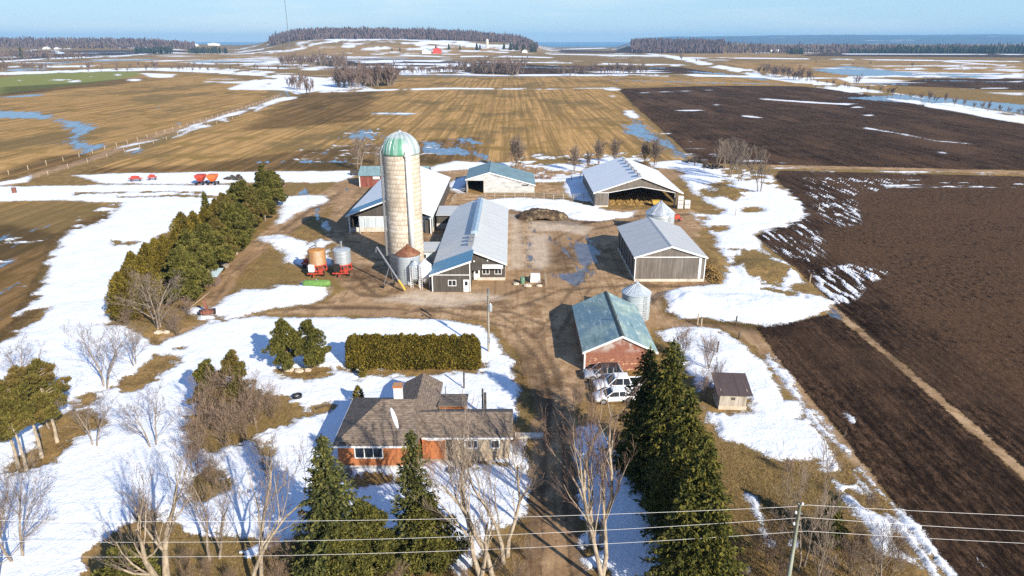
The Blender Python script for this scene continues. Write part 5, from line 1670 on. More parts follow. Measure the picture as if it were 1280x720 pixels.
def feed_bin(label, x, y, R, mat, z0, h):
    r = thing('feed_bin', (x, y, 0), label, 'feed bin')
    MB().lathe(x, y, [(.2, .75), (R, z0), (R, h), (.3, h + .7), (.3, h + .85)], 20).build('hopper', mat, r, smooth=False)
    for k in range(4):
        a = PI / 4 + k * PI / 2
        MB().tube([(x + R * .97 * math.cos(a), y + R * .97 * math.sin(a), -.2), (x + R * .97 * math.cos(a), y + R * .97 * math.sin(a), z0 + .6)], .06, 5).build('leg', WHITE_PAINT, r)
    b = MB()
    for s in (-.2, .2):
        b.tube([(x - R * .5 + s, y - R - .1, 0), (x - R * .5 + s, y - R - .1, h + .2)], .03, 4)
    for k in range(int(h / .35)):
        b.box(x - R * .5 - .2, x - R * .5 + .2, y - R - .12, y - R - .08, .3 + k * .35, .34 + k * .35)
    b.build('ladder', WHITE_PAINT, r)


feed_bin('blue grey hopper feed bin between the rusty roofed bin and the white hopper', -15.9, 106.2, .95, GALV, 1.5, 3.6)
feed_bin('white hopper feed bin on legs beside the long barn front', -14.2, 105.6, 1.1, WHITE_PAINT, 2.0, 3.9)

# ---- grain auger
r = thing('grain_auger', (-17.3, 103.5, 0), 'long slanting steel grain auger with yellow foot beside the bins', 'auger')
p0, p1 = np.array((-17.2, 103.2, .35)), np.array((-22.3, 108.2, 6.1))
dd = p1 - p0
MB().tube([p0 + dd * .22, p1], .15, 8).build('tube', STEEL, r)
MB().tube([p0, p0 + dd * .23], .19, 8).build('foot', YELLOW, r)
MB().tube([p1, p1 + np.array((-.2, .2, -.9))], .16, 7).build('spout', STEEL, r)
b = MB()
mid = p0 + dd * .55
for s in (-1, 1):
    foot = mid + np.array((.75 * s - .3, .75 * s, -mid[2] + .35))
    b.tube([mid, foot], .05, 5)
    b.tube([p0 + dd * .3, foot], .04, 5)
b.build('undercarriage', STEEL, r)
for s in (-1, 1):
    foot = mid + np.array((.75 * s - .3, .75 * s, -mid[2] + .35))
    MB().prism_x([(foot[1] + .33 * math.cos(a), foot[2] + .33 * math.sin(a)) for a in [k * PI / 6 for k in range(12)]], foot[0] - .09, foot[0] + .09).build('wheel', BLACK, r)


# ---- grain dryers
def dryer(label, x, y, drum):
    r = thing('grain_dryer', (x, y, 0), label, 'grain dryer')
    MB().lathe(x, y, [(.5, .9), (1.5, 1.7), (1.5, 4.3), (1.42, 4.35), (.3, 4.55)], 28).build('drum', drum, r)
    MB().lathe(x, y, [(.16, 4.5), (.16, 5.5), (.3, 5.6), (.1, 5.8)], 10).build('top_pipe', STEEL, r)
    b = MB()
    for k in range(8):
        a = k * PI / 4
        b.tube([(x + 1.46 * math.cos(a), y + 1.46 * math.sin(a), .5), (x + 1.5 * math.cos(a), y + 1.5 * math.sin(a), 1.75)], .06, 4)
    b.lathe(x, y, [(1.42, .75), (1.62, .8), (1.62, .95), (1.42, 1.0)], 24, False)
    b.lathe(x, y, [(1.5, 1.7), (1.6, 1.74), (1.6, 1.86), (1.5, 1.9)], 24, False)
    b.box(x - 1.4, x + 1.4, y - 2.0, y - 1.85, .5, .7)
    b.box(x - .1, x + .1, y - 3.1, y - 1.85, .45, .62)
    b.build('frame', RED_MACH, r)
    MB().box(x - 1.1, x - .15, y - 2.0, y - 1.3, .9, 2.1).build('fan_housing', WHITE_PAINT if drum is not GALV else BLACK, r)
    MB().box(x + .5, x + 1.25, y - 1.8, y - 1.3, .7, 1.5).build('burner', RED_MACH, r)
    for s in (-1.25, 1.25):
        MB().prism_x([(y - 1.5 + .42 * math.cos(a), .42 + .42 * math.sin(a)) for a in [k * PI / 8 for k in range(16)]], x + s - .13, x + s + .13).build('wheel', BLACK, r)
    b = MB()
    for k in range(10):
        b.lathe(x, y, [(1.505, 1.95 + k * .24), (1.525, 1.98 + k * .24), (1.505, 2.01 + k * .24)], 28, False)
    b.build('band', STEEL, r)
    b = MB()
    b.tube([(x - 1.7, y + .3, .4), (x - 1.2, y + .2, 4.6), (x - .2, y, 5.1)], .12, 6)
    b.build('elevator_pipe', STEEL, r)


dryer('round grain dryer with rusty orange drum on a red frame', -33.7, 112.7, m_mottle('rusty_orange_drum', (.40, .17, .04), (.58, .28, .07), 1.4, .6, .1, (1, 1, .25), (.50, .36, .22)))
dryer('round grain dryer with pale grey drum on a red frame', -29.4, 112.9, GALV)
r = thing('gas_tank', (-31.9, 105.1, 0), 'green horizontal gas tank lying in the snow by the yard', 'tank')
R = .58
b = MB()
prof = [(-2.3, .05)] + [(-2.3 + .45 * (1 - math.cos(a)), R * math.sin(a)) for a in (.5, 1.0, PI / 2)] + [(1.85 + .45 * math.sin(a), R * math.cos(a)) for a in (0, .55, 1.1)] + [(2.3, .05)]
b.tube([(a, 0, .85) for a, q in prof], [q for a, q in prof], 20)
b.build('vessel', m_mottle('green_paint', (.11, .22, .05), (.15, .28, .07), 2, .5), r, True, True)
b = MB()
for s in (-1.3, 1.3):
    b.box(s - .12, s + .12, -.5, .5, -.1, .42)
b.build('saddle', CONC, r, True)
MB().lathe(0, 0, [(.16, 1.38), (.16, 1.58), (.05, 1.62)], 10).build('valve_dome', STEEL, r, True)

# ---- brick house
BRICK = NT('orange_brick')
bt = BRICK.n('ShaderNodeTexBrick')
mp = BRICK.n('ShaderNodeMapping')
BRICK.l(BRICK.n('ShaderNodeTexCoord').outputs['Object'], mp.inputs[0])
mp.inputs['Rotation'].default_value = (PI / 2, 0, 0)
BRICK.l(mp.outputs[0], bt.inputs['Vector'])
bt.inputs['Scale'].default_value = 3.2
bt.inputs['Color1'].default_value = (.36, .105, .035, 1)
bt.inputs['Color2'].default_value = (.45, .15, .05, 1)
bt.inputs['Mortar'].default_value = (.42, .22, .11, 1)
BRICK = BRICK.out(bt.outputs[0], .85)
SHINGLE = NT('asphalt_shingles')
v_ = SHINGLE.coord('obj')
s_ = SHINGLE.n('ShaderNodeSeparateXYZ')
SHINGLE.l(v_, s_.inputs[0])
n1 = SHINGLE.noise(SHINGLE.coord('obj', (2.2, 2.2, 9)), 1.0, 3, .6)
n2 = SHINGLE.noise(v_, .5, 4, .6)
row = SHINGLE.rng(SHINGLE.math('SINE', SHINGLE.math('MULTIPLY', s_.outputs[2], 2 * PI / .11)), .5, .95)
hc = SHINGLE.mix(SHINGLE.rng(n1, .36, .64), (.14, .105, .078), (.26, .20, .15))
hc = SHINGLE.mix(SHINGLE.math('MULTIPLY', SHINGLE.rng(n2, .45, .65), .4), hc, (.15, .12, .105))
hc = SHINGLE.mix(SHINGLE.math('MULTIPLY', row, .45), hc, (.06, .048, .04))
SHINGLE.bump(row, .3, .02)
SHINGLE = SHINGLE.out(hc, .9)
STONE = m_mottle('tan_stone', (.34, .26, .18), (.50, .40, .29), 2.5, .9, c=(.28, .22, .17))
r = bld('brick_house', -8, 57, 'brown roofed orange brick bungalow with garage wing and white chimney', 'house')
X0, X1, Y0, Y1, EZ, RZ = -16.6, -8.7, 54.2, 63.3, 2.95, 5.25
RX0, RX1, RY = -12.7, -9.7, 58.8
MB().box(X0 + .35, X1 - .1, Y0 + .45, Y1 - .4, .55, EZ - .05).build('wall', BRICK, r)
MB().box(X0 + .3, X1 - .06, Y0 + .40, Y1 - .35, -.4, .55).build('foundation', CONC, r)
b = MB()
A_, B_, C_, D_ = (X0, Y0, EZ), (X1, Y0, EZ), (X1, Y1, EZ), (X0, Y1, EZ)
E_, F_ = (RX0, RY, RZ), (RX1, RY, RZ)
b.add([A_, B_, C_, D_, E_, F_] + [(p[0], p[1], p[2] - .16) for p in (A_, B_, C_, D_)], [(0, 1, 5, 4), (1, 2, 5), (2, 3, 4, 5), (3, 0, 4), (0, 6, 7, 1), (1, 7, 8, 2), (2, 8, 9, 3), (3, 9, 6, 0), (9, 8, 7, 6)])
b.build('roof', SHINGLE, r)
b = MB()
b.box(X0 - .02, X1 + .02, Y0 - .05, Y0 - .003, EZ - .2, EZ - .02)
b.box(X0 - .05, X0 - .003, Y0, Y1, EZ - .2, EZ - .02)
b.build('gutter', TRIM, r)
# garage wing
gx0, gx1, gy0, gy1 = -8.6, .1, 55.9, 60.9
gz_, gr_ = 2.75, 4.15
gm = 58.3
b = MB()
b.box(gx0, gx1 - .35, gy0 + .4, gy1, -.3, gz_ - .02)
b.prism_x([(gy0 + .4, gz_ - .02), (gy1, gz_ - .02), (gm, gr_ - .16)], gx1 - .55, gx1 - .36)
b.build('wing_wall', m_ribbed('tan_siding', (.46, .37, .27), (.34, .27, .19), 0, .35, .7, 0, .015, .7), r)
b = MB()
slab(b, (-11.5, gy0, gz_ + .02), (gx1, gy0, gz_ + .02), (gx1, gm, gr_), (-11.5, gm, gr_), .12)
slab(b, (-11.5, gm + .003, gr_), (gx1, gm + .003, gr_), (gx1, gy1 + .4, gz_ + .02), (-11.5, gy1 + .4, gz_ + .02), .12)
b.build('wing_roof', SHINGLE, r)
MB().box(-8.55, gx1, gy0 - .06, gy0 - .003, gz_ - .14, gz_ + .02).build('gutter', TRIM, r)
MB().box(-8.58, -6.4, gy0 + .30, gy0 + .397, .2, 2.55).build('brick_panel', BRICK, r)
MB().box(-6.25, -5.7, gy0 + .33, gy0 + .398, 0, 2.5).build('entry_shade_panel', DARK_IN, r)  # dark panel on the wall, its colour stands for the shaded entry
MB().box(-8.2, -6.5, gy0 + .22, gy0 + .30, 2.3, 2.5).build('lintel', TRIM, r)
MB().box(-8.6, -4.6, gy0 - .9, gy0 + .3, -.2, .12).build('step', CONC, r)
MB().box(-4.9, -.3, gy0 + .33, gy0 + .397, -.1, .9).build('stone_skirt', STONE, r)
window(r, -3.9, gy0 + .4, 1.45, 1.1, .75)
window(r, -1.6, gy0 + .4, 1.45, .7, .75, 1)
# back wing
b = MB()
bx0, bx1, by1, bm = -11.7, -7.5, 66.6, -9.6
b.box(bx0 + .3, bx1 - .3, 60, by1 - .3, -.3, 2.95)
b.prism_y([(bx0 + .3, 2.95), (bx1 - .3, 2.95), (bm, 3.92)], by1 - .5, by1 - .31)
b.prism_y([(bx0 + .3, 2.95), (bx1 - .3, 2.95), (bm, 3.92)], 59.9, 60.0)
b.build('back_wall', BRICK, r)
b = MB()
slab(b, (bx0, 59.6, 3.0), (bm, 59.6, 4.15), (bm, by1, 4.15), (bx0, by1, 3.0), .12)
slab(b, (bm + .003, 59.6, 4.15), (bx1, 59.6, 3.0), (bx1, by1, 3.0), (bm + .003, by1, 4.15), .12)
b.build('back_roof', SHINGLE, r)
b = MB()
slab(b, (-7.5, 60.9, 3.35), (-4.6, 60.9, 3.35), (-4.6, 64.2, 2.9), (-7.5, 64.2, 2.9), .12)
b.build('rear_porch_roof', SHINGLE, r)
MB().box(-7.45, -4.8, 61.3, 63.9, -.3, 2.85).build('rear_porch', BRICK, r)
ch = MB().box(-11.65, -10.85, 59.6, 60.35, 4.2, 6.05).build('chimney', WHITE_PAINT, r)
MB().box(-11.72, -10.78, 59.53, 60.42, 6.05, 6.25).build('chimney_cap', BRICK, r)
window(r, -13.35, Y0 + .45, 1.45, 2.5, 1.05, 3)
window(r, -10.2, Y0 + .40, .05, .95, .42, 2)
MB().lathe(-3.0, 61.6, [(.09, 0), (.09, 4.9)], 10).build('flue_pipe', BLACK, r)
MB().lathe(-6.9, 63.0, [(.05, 2.6), (.05, 4.4)], 8).build('vent_pipe', STEEL, r)
# melting snow on the front slope
k = (RZ - EZ) / (RY - Y0)
cxs, cys = -11.2, 56.9
pts = []
for i in range(20):
    a = 2 * PI * i / 20
    lx, ly = .22 * math.cos(a), 1.15 * math.sin(a)
    x, y = cxs + lx * .9 - ly * .42, cys + ly * .9 + lx * .3
    pts.append((x, y, EZ + (y - Y0) * k))
b = MB()
n_ = len(pts)
cen = (cxs, cys, EZ + (cys - Y0) * k + .10)
b.add([(p[0], p[1], p[2] + .004) for p in pts] + [(cen[0] + (p[0] - cen[0]) * .8, cen[1] + (p[1] - cen[1]) * .8, cen[2] + ((p[2]) - (EZ + (cys - Y0) * k)) * .8 - .02) for p in pts], [(i, (i + 1) % n_, n_ + (i + 1) % n_, n_ + i) for i in range(n_)] + [tuple(range(n_, 2 * n_))])
SNOWM = m_mottle('clean_snow', (.84, .87, .92), (.78, .82, .88), 2, .8)
b.build('snow', SNOWM)['kind'] = 'structure'
t = thing('slab_step', (1.6, 60.4, 0), 'pale concrete slab beside the garage end at the driveway', 'slab')
MB().box(.3, 3.2, 60.0, 60.9, -.1, .22).build('slab', CONC, t)
t = thing('garden_post', (-2.9, 64.2, 0), 'dark upright post on the snow behind the garage wing', 'post')
MB().box(-3.0, -2.72, 64.1, 64.35, -.2, 3.0).build('post', DARK_IN, t)

# ---- brown roofed hut
hx, hy, _ = at(915, 512)
r = thing('garden_hut', (hx, hy, 0), 'small grey board hut with brown lean-to roof on the snow', 'hut', rz=-.06)
b = MB()
b.box(-1.45, 1.45, 0, .1, .45, 1.9)
b.box(-1.45, -1.35, .1, 2.6, .45, 2.3)
b.box(1.35, 1.45, .1, 2.6, .45, 2.3)
b.box(-1.45, 1.45, 2.6, 2.7, .45, 2.6)
b.build('wall', BOARDS, r, True)
MB().box(-1.5, 1.5, -.05, 2.75, -.2, .45).build('plinth', m_mottle('pale_wood', (.46, .38, .28), (.56, .48, .37), 2, .9), r, True)
b = MB()
slab(b, (-1.9, -.5, 2.05), (1.9, -.5, 2.05), (1.9, 3.1, 2.95), (-1.9, 3.1, 2.95), .1)
b.build('roof', m_ribbed('brown_roof', (.085, .062, .060), (.13, .10, .095), 0, .3, .6, 0, .01, .5, (1, .15, 1)), r, True)
MB().box(-.2, .2, -.04, -.002, 1.2, 1.5).build('hatch', DARK_IN, r, True)

# ---- hut in the windbreak
hx, hy, _ = at(263, 358)
r = thing('wood_hut', (hx, hy, 0), 'small weathered wooden hut with pale blue roof beside the windbreak', 'hut')
MB().box(-1.0, 1.0, 0, 2.2, -.2, 1.75).build('wall', m_mottle('brown_boards', (.16, .10, .075), (.26, .18, .14), 2, .9, stretch=(2, 2, .2)), r, True)
b = MB()
slab(b, (-1.3, -.4, 1.75), (1.45, -.4, 1.85), (1.45, 2.6, 2.35), (-1.3, 2.6, 2.25), .1)
b.build('roof', m_mottle('pale_roof', (.42, .56, .62), (.55, .66, .70), 2, .5), r, True)
MB().box(.3, .9, -.05, -.003, 0, 1.5).build('door', DARK_IN, r, True)
hx, hy, _ = at(276, 334)
t = thing('plank_stack', (hx, hy, 0), 'low stack of pale planks beside the track by the windbreak', 'planks')
b = MB()
for k in range(4):
    b.box(-1.4 + .1 * k, 1.3 - .05 * k, -.5 + .05 * k, .5, .0 + k * .14, .12 + k * .14)
b.build('plank', BOARDS, t, True)

# ---- far farmstead and houses
def far_barn(name, label, u, v, w, d, h, rh, wall, roof, cat='barn'):
    x, y, _ = at_land(u, v)
    z = float(hills(x, y))
    r = thing(name, (x, y, z), label, cat)
    MB().prism_y([(-w / 2, -2), (w / 2, -2), (w / 2, h), (0, h + rh), (-w / 2, h)], 0, d).build('wall', wall, r, True)
    b = MB()
    o = .6
    slab(b, (-w / 2 - o, -o, h), (0, -o, h + rh + .6), (0, d + o, h + rh + .6), (-w / 2 - o, d + o, h), .4)
    slab(b, (.01, -o, h + rh + .6), (w / 2 + o, -o, h), (w / 2 + o, d + o, h), (.01, d + o, h + rh + .6), .4)
    b.build('roof', roof, r, True)
    return r


TEAL = m_mottle('teal_roof', (.05, .22, .20), (.08, .28, .25), .3, .6)
FRED = m_mottle('far_red', (.50, .05, .03), (.60, .08, .05), .2, .8)
far_barn('far_barn', 'white barn with teal roof on the far farmstead', 533, 67.5, 26, 24, 8, 7, WHITE_PAINT, TEAL)
far_barn('far_barn', 'bright red barn on the far farmstead below the hill', 546, 67, 24, 24, 10, 7, FRED, FRED)
far_barn('farm_house', 'pale farmhouse among the evergreens left of the lake', 656, 66.5, 16, 12, 6, 4, WHITE_PAINT, GREY_ROOF, 'house')
far_barn('farm_house', 'white house on the snowy field at the far left', 57, 62, 22, 14, 5, 4, WHITE_PAINT, WHITE_PAINT, 'house')
far_barn('farm_house', 'low white house right of the first at the far left', 70, 62, 14, 12, 4, 3, WHITE_PAINT, WHITE_PAINT, 'house')
far_barn('farm_house', 'long white building on the left horizon among conifers', 267, 57, 60, 14, 10, 3, WHITE_PAINT, WHITE_PAINT, 'building')
far_barn('farm_house', 'small white house on the left horizon right of the conifers', 245, 58, 16, 12, 5, 5, WHITE_PAINT, WHITE_PAINT, 'house')
far_barn('far_barn', 'long low pale shed in front of the woods on the right horizon', 972, 64.5, 60, 14, 5, 3, WHITE_PAINT, WHITE_PAINT)
far_barn('far_barn', 'long low grey green shed by the conifers on the right horizon', 1016, 64, 90, 14, 5, 3, GREY_SIDING, TEAL)
x, y, _ = at_land(609, 60)
z = float(hills(x, y))
r = thing('concrete_silo', (x, y, z), 'pale far silo standing below the hill wood', 'silo')
MB().lathe(0, 0, [(5, -2), (5, 23), (4, 26), (.5, 28)], 16).build('stave_wall', CONC, r, True)
# mast
x, y = (363 - 640) / FPX * (2300 * CP + 12.9), 2300
r = thing('radio_mast', (x, y, float(hills(x, y))), 'very tall thin radio mast above the wooded hill', 'mast')
zb = float(hills(x, y))
MB().tube([(0, 0, -1), (-.5, 0, 166 - zb)], [1.0, .8], 5).build('lattice', m_mottle('mast_steel', (.10, .10, .11), (.14, .14, .15), 1), r, True)
# ================================================================== VEHICLES
def vehicle(kind, u, v, rz, label, paint, dark_roof=False):
    x, y, _ = at(u, v)
    name = {'suv': 'parked_car', 'pickup': 'pickup_truck', 'car': 'parked_car'}[kind]
    r = thing(name, (x, y, gz(x, y) - .02), label, 'pickup truck' if kind == 'pickup' else 'car', None, rz)
    # front looks to -x
    L, W = {'suv': (4.7, .93), 'pickup': (5.7, .99), 'car': (4.8, .92)}[kind]
    hb = {'suv': .98, 'pickup': 1.12, 'car': .92}[kind]
    ht = {'suv': 1.70, 'pickup': 1.90, 'car': 1.48}[kind]
    b = MB()
    st = [(-L / 2, .45, hb * .72, W * .80), (-L / 2 + .18, .30, hb * .86, W * .95), (-L / 2 + 1.0, .28, hb * .96, W), (-L / 2 + 1.5, .28, hb, W), (L / 2 - 1.0, .28, hb * 1.02, W), (L / 2 - .2, .32, hb * 1.0, W * .96), (L / 2, .45, hb * .9, W * .88)]
    vs, fs = [], []
    for (xx, z0, z1, w) in st:
        vs += [(xx, -w * .92, z0), (xx, -w, z0 + .22), (xx, -w * .98, z1 - .12), (xx, -w * .88, z1), (xx, w * .88, z1), (xx, w * .98, z1 - .12), (xx, w, z0 + .22), (xx, w * .92, z0)]
    for i in range(len(st) - 1):
        for k in range(8):
            a, c = i * 8 + k, i * 8 + (k + 1) % 8
            fs.append((a, c, c + 8, a + 8))
    fs += [tuple(range(7, -1, -1)), tuple(len(vs) - 8 + k for k in range(8))]
    b.add(vs, fs)
    bo = b.build('body', paint, r, True, True)
    # cabin
    if kind == 'pickup': c0, c1, c2, c3 = -1.35, -.55, 1.0, 1.25
    elif kind == 'suv': c0, c1, c2, c3 = -1.2, -.45, 1.75, 2.25
    else: c0, c1, c2, c3 = -1.2, -.35, 1.05, 1.9
    wb, wt = W * .90, W * .72
    zt = ht - .05
    g = MB().hexa([(c0, -wb, hb - .02), (c3, -wb, hb - .02), (c3, wb, hb - .02), (c0, wb, hb - .02)], [(c1, -wt, zt), (c2, -wt, zt), (c2, wt, zt), (c1, wt, zt)])
    g.build('glass', GLASS, r, True)
    rf = MB().hexa([(c1 - .06, -wt - .02, zt - .02), (c2 + .06, -wt - .02, zt - .02), (c2 + .06, wt + .02, zt - .02), (c1 - .06, wt + .02, zt - .02)], [(c1 + .06, -wt + .06, ht + .02), (c2 - .06, -wt + .06, ht + .02), (c2 - .06, wt - .06, ht + .02), (c1 + .06, wt - .06, ht + .02)])
    rf.build('roof', GLASS if dark_roof else paint, r, True)
    p = MB()
    for s in (-1, 1):
        ps = [((c0, hb), (c1, zt)), ((c3, hb), (c2, zt))]
        mid = [(.32, 1), ] + ([(1.05, 1)] if kind != 'pickup' else [])
        for (xa, za), (xb, zb) in ps:
            p.tube([(xa, s * (wb + .005), za - .02), (xb, s * (wt + .005), zb)], .055, 5)
        for xm, _ in mid:
            p.tube([(xm, s * (wb + .005), hb - .02), (xm, s * (wt + .005), zt)], .05, 5)
    p.build('pillar', paint, r, True)
    if kind == 'pickup':
        d = MB().box(1.45, L / 2 - .12, -W * .8, W * .8, hb * 1.0, hb * 1.0 + .035)
        d.build('bed', BLACK, r, True)
        d = MB()
        d.box(1.3, L / 2 - .05, -W * .97, -W * .82, hb - .02, hb + .12)
        d.box(1.3, L / 2 - .05, W * .82, W * .97, hb - .02, hb + .12)
        d.box(L / 2 - .14, L / 2 - .03, -W * .8, W * .8, hb - .02, hb + .12)
        d.build('bed_rail', paint, r, True)
    for xx in (-L / 2 + .95, L / 2 - 1.05):
        for s in (-1, 1):
            w = MB().tube([(xx, s * (W - .16), .37), (xx, s * (W + .03), .37)], .37, 18).build('wheel', BLACK, r, True)
            h = MB().tube([(xx, s * (W + .031), .37), (xx, s * (W + .05), .37)], .22, 12).build('rim', STEEL, None)
            h.parent = w
    for s in (-1, 1):
        MB().box(-L / 2 - .015, -L / 2 + .14, s * W * .72 - .18, s * W * .72 + .16, hb * .62, hb * .74).build('headlight', GALV_ROOF, r, True)
        MB().box(c0 + .25, c0 + .42, s * (W + .12) - .1, s * (W + .12) + .1, hb, hb + .16).build('mirror', paint, r, True)
    MB().box(-L / 2 - .03, -L / 2 + .05, -W * .5, W * .5, .5, hb * .62).build('grille', BLACK, r, True)
    MB().box(-L / 2 - .07, -L / 2 + .1, -W * .86, W * .86, .32, .48).build('bumper', STEEL, r, True)
    return r


CARP = NT('car_white')
CARP.b.inputs['Coat Weight'].default_value = .6
CARP = CARP.out((.80, .81, .83), .3)
CARS = NT('car_silver')
CARS.b.inputs['Coat Weight'].default_value = .6
CARS = CARS.out((.42, .44, .47), .3, .2)
vehicle('suv', 754, 472, .06, 'silver car with dark glass roof closest to the brick shed', CARS, True)
vehicle('pickup', 773, 487, .05, 'white crew cab pickup truck parked between the other two cars', CARP)
vehicle('car', 768, 500, .10, 'white car parked nearest the road beside the pickup', CARP)

# ================================================================== POLES AND WIRES
x, y, _ = at(611, 441)
r = thing('utility_pole', (x, y, gz(x, y)), 'tall wooden yard pole with grey transformer beside the driveway', 'utility pole')
MB().tube([(0, 0, -.4), (0, 0, 8.7)], [.17, .12], 8).build('pole', WOOD_POLE, r, True, True)
MB().lathe(.28, -.05, [(.05, 5.6), (.22, 5.65), (.22, 6.5), (.12, 6.58), (.05, 6.7)], 14).build('transformer', GALV_ROOF, r, True)
MB().box(-.06, .06, -.5, .1, 7.9, 8.0).build('crossarm', WOOD_POLE, r, True)
MB().box(-.25, .25, -.06, .06, 7.2, 7.32).build('crossarm', WOOD_POLE, r, True)
MB().tube([(0, -.1, 8.2), (.1, -.9, 8.6)], .04, 5).build('lamp_arm', STEEL, r, True)
MB().lathe(.1, -.95, [(.05, 8.7), (.16, 8.6), (.14, 8.45), (.02, 8.4)], 10).build('lamp_shade', STEEL, r, True)
MB().box(-.2, .2, -.24, -.14, 1.3, 2.0).build('meter_box', STEEL, r, True)
PX, PY = 19.3, 37.8
r = thing('utility_pole', (PX, PY, gz(PX, PY)), 'greenish wooden roadside pole carrying three wires at the lower right', 'utility pole')
MB().tube([(0, 0, -.4), (-.15, 0, 9.05)], [.16, .11], 10).build('pole', WOOD_GREEN, r, True, True)
INS = m_mottle('insulator', (.62, .62, .60), (.72, .72, .70), 4, .3)
for zz, sx in ((9.05, .15), (8.35, -.2), (7.45, -.2)):
    MB().lathe(sx - .15, -.02, [(.03, zz - .05), (.09, zz), (.07, zz + .1), (.03, zz + .16)], 10).build('insulator', INS, r, True)
for zz in (7.35, 8.25):
    MB().box(-.35, .1, -.05, .05, zz, zz + .08).build('bracket', STEEL, r, True)
WIRE = m_mottle('wire_aluminium', (.60, .58, .55), (.70, .68, .65), 1, .6)


def h_at(u, v, y):
    """Height of a point at distance y seen at u, v."""
    dv = (v - 360) / FPX
    t = y / (CP - dv * SP)
    return CAM_H - t * (SP + dv * CP), t * (u - 640) / FPX


for lab, pts in (('topmost power line wire in front of the road', [(-260, 646), (0, 648.5), (240, 651), (480, 651), (740, 645), (880, 639), (1004.5, 631), (1140, 638), (1280, 645), (1500, 652)]),
                 ('middle power line wire in front of the road', [(-260, 671), (0, 674), (240, 676), (480, 675.5), (740, 666), (880, 655), (997, 646), (1140, 656), (1280, 664), (1500, 672)]),
                 ('lowest power line wire in front of the road', [(-260, 691), (0, 693), (240, 694.5), (480, 693), (740, 683), (880, 672.5), (998, 663), (1140, 672), (1280, 679), (1500, 688)])):
    P_ = []
    for u, v in pts:
        h, x = h_at(u, v, PY)
        P_.append((x, PY, h))
    xs = np.linspace(P_[0][0], P_[-1][0], 90)
    k_ = [i for i in range(len(P_)) if 985 < pts[i][0] < 1010][0]
    xa = np.array([p[0] for p in P_])
    ha = np.array([p[2] for p in P_])
    ca_ = np.polyfit(xa[:k_ + 1], ha[:k_ + 1], 2)
    cb_ = np.polyfit(xa[k_:], ha[k_:], 2)
    line = []
    for xx in xs:
        f = np.polyval(ca_ if xx < xa[k_] else cb_, xx)
        line.append((xx, PY, f))
    o = MB().tube(line, .0125, 4, False).build('power_line', WIRE)
    tag(o, lab, 'wire', 'power line wires')

# ================================================================== FENCES AND POSTS
POST = m_mottle('fence_wood', (.36, .27, .18), (.52, .41, .29), 3, .9)


def fence(name, label, pts, n, h, rails, mat, rad=.09, wire=False):
    """Posts along a path given in the picture, joined by rails."""
    W_ = [np.array(at(u, v)[:2]) for u, v in pts]
    d = [0]
    for a, b_ in zip(W_[:-1], W_[1:]):
        d.append(d[-1] + np.linalg.norm(b_ - a))
    P_ = []
    for k in range(n):
        s = d[-1] * k / (n - 1)
        i = min(max(np.searchsorted(d, s) - 1, 0), len(W_) - 2)
        P_.append(W_[i] + (W_[i + 1] - W_[i]) * ((s - d[i]) / (d[i + 1] - d[i])))
    x, y = P_[0]
    r = thing(name, (float(x), float(y), 0), label, 'fence')
    for p in P_:
        z = gz(*p)
        MB().tube([(p[0], p[1], z - .3), (p[0] + random.uniform(-.06, .06), p[1], z + h * random.uniform(.9, 1.1))], rad, 6).build('post', mat, r)
    b = MB()
    for q in rails:
        b.tube([(p[0], p[1] - rad, gz(*p) + h * q) for p in P_], .012 if wire else .05, 4)
    b.build('strand' if wire else 'rail', STEEL if wire else mat, r)


fence('wire_fence', 'post and wire fence along the far side of the left farm lane', [(-40, 232), (0, 221), (60, 206), (100, 196), (150, 182), (210, 165), (300, 138), (350, 121)], 40, 1.5, (.5, .9), POST, .12, True)
fence('wire_fence', 'post and wire fence along the near side of the left farm lane', [(60, 219), (100, 206), (150, 192), (210, 174), (300, 146)], 16, 1.4, (.5, .9), POST, .12, True)
fence('corral_fence', 'grey board corral fence between the old barn and the open shed', [(606, 247), (668, 247), (700, 250), (742, 250)], 12, 1.5, (.35, .65, .95), BOARDS, .10)
fence('corral_fence', 'board fence at the back of the cattle yard', [(668, 226), (700, 226), (736, 224)], 7, 1.5, (.35, .65, .95), BOARDS, .10)
fence('wire_fence', 'short fence beside the doorway of the old peeling barn', [(566, 253), (575, 242), (583, 240)], 4, 1.4, (.5, .9), BOARDS, .09)
for u, v, h, lab in ((871.5, 406, 1.7, 'taller pale post at the edge of the big snow bank'), (876, 409, 1.3, 'shorter pale post beside the taller one at the snow bank'), (919.5, 407, 1.5, 'dark post on the snow right of the pair of pale posts'), (896, 443, 1.5, 'dark post standing alone on the snow above the brown roofed hut'),
                     (1023, 263, 1.6, 'pale post at the edge of the ploughed field'), (919, 271, 1.7, 'grey post on the snow right of the open shed'), (1012, 353, 1.4, 'small post on the furrow edge by the snow tongue'), (923, 424, 1.0, 'short dark post by the field path'), (232, 388, 1.3, 'pale post under the spreading bare tree'),
                     (275, 320, 1.6, 'pale post at the track side of the windbreak'), (583, 365, 1.2, 'thin dark post in front of the long barn'), (580, 487, 2.2, 'thin black post on the lawn near the house')):
    x, y, _ = at(u, v)
    r = MB().tube([(x, y, gz(x, y) - .3), (x + .04, y, gz(x, y) + h)], .10, 7).build('fence_post', DARK_IN if 'dark' in lab or 'black' in lab else POST)
    tag(r, lab, 'post')

# ================================================================== FARM MACHINES AND CLUTTER
def wheel(parent, x, y, z, r, w=.12):
    return MB().prism_x([(y + r * math.cos(a), z + r * math.sin(a)) for a in [k * PI / 7 for k in range(14)]], x - w, x + w).build('wheel', BLACK, parent, True)


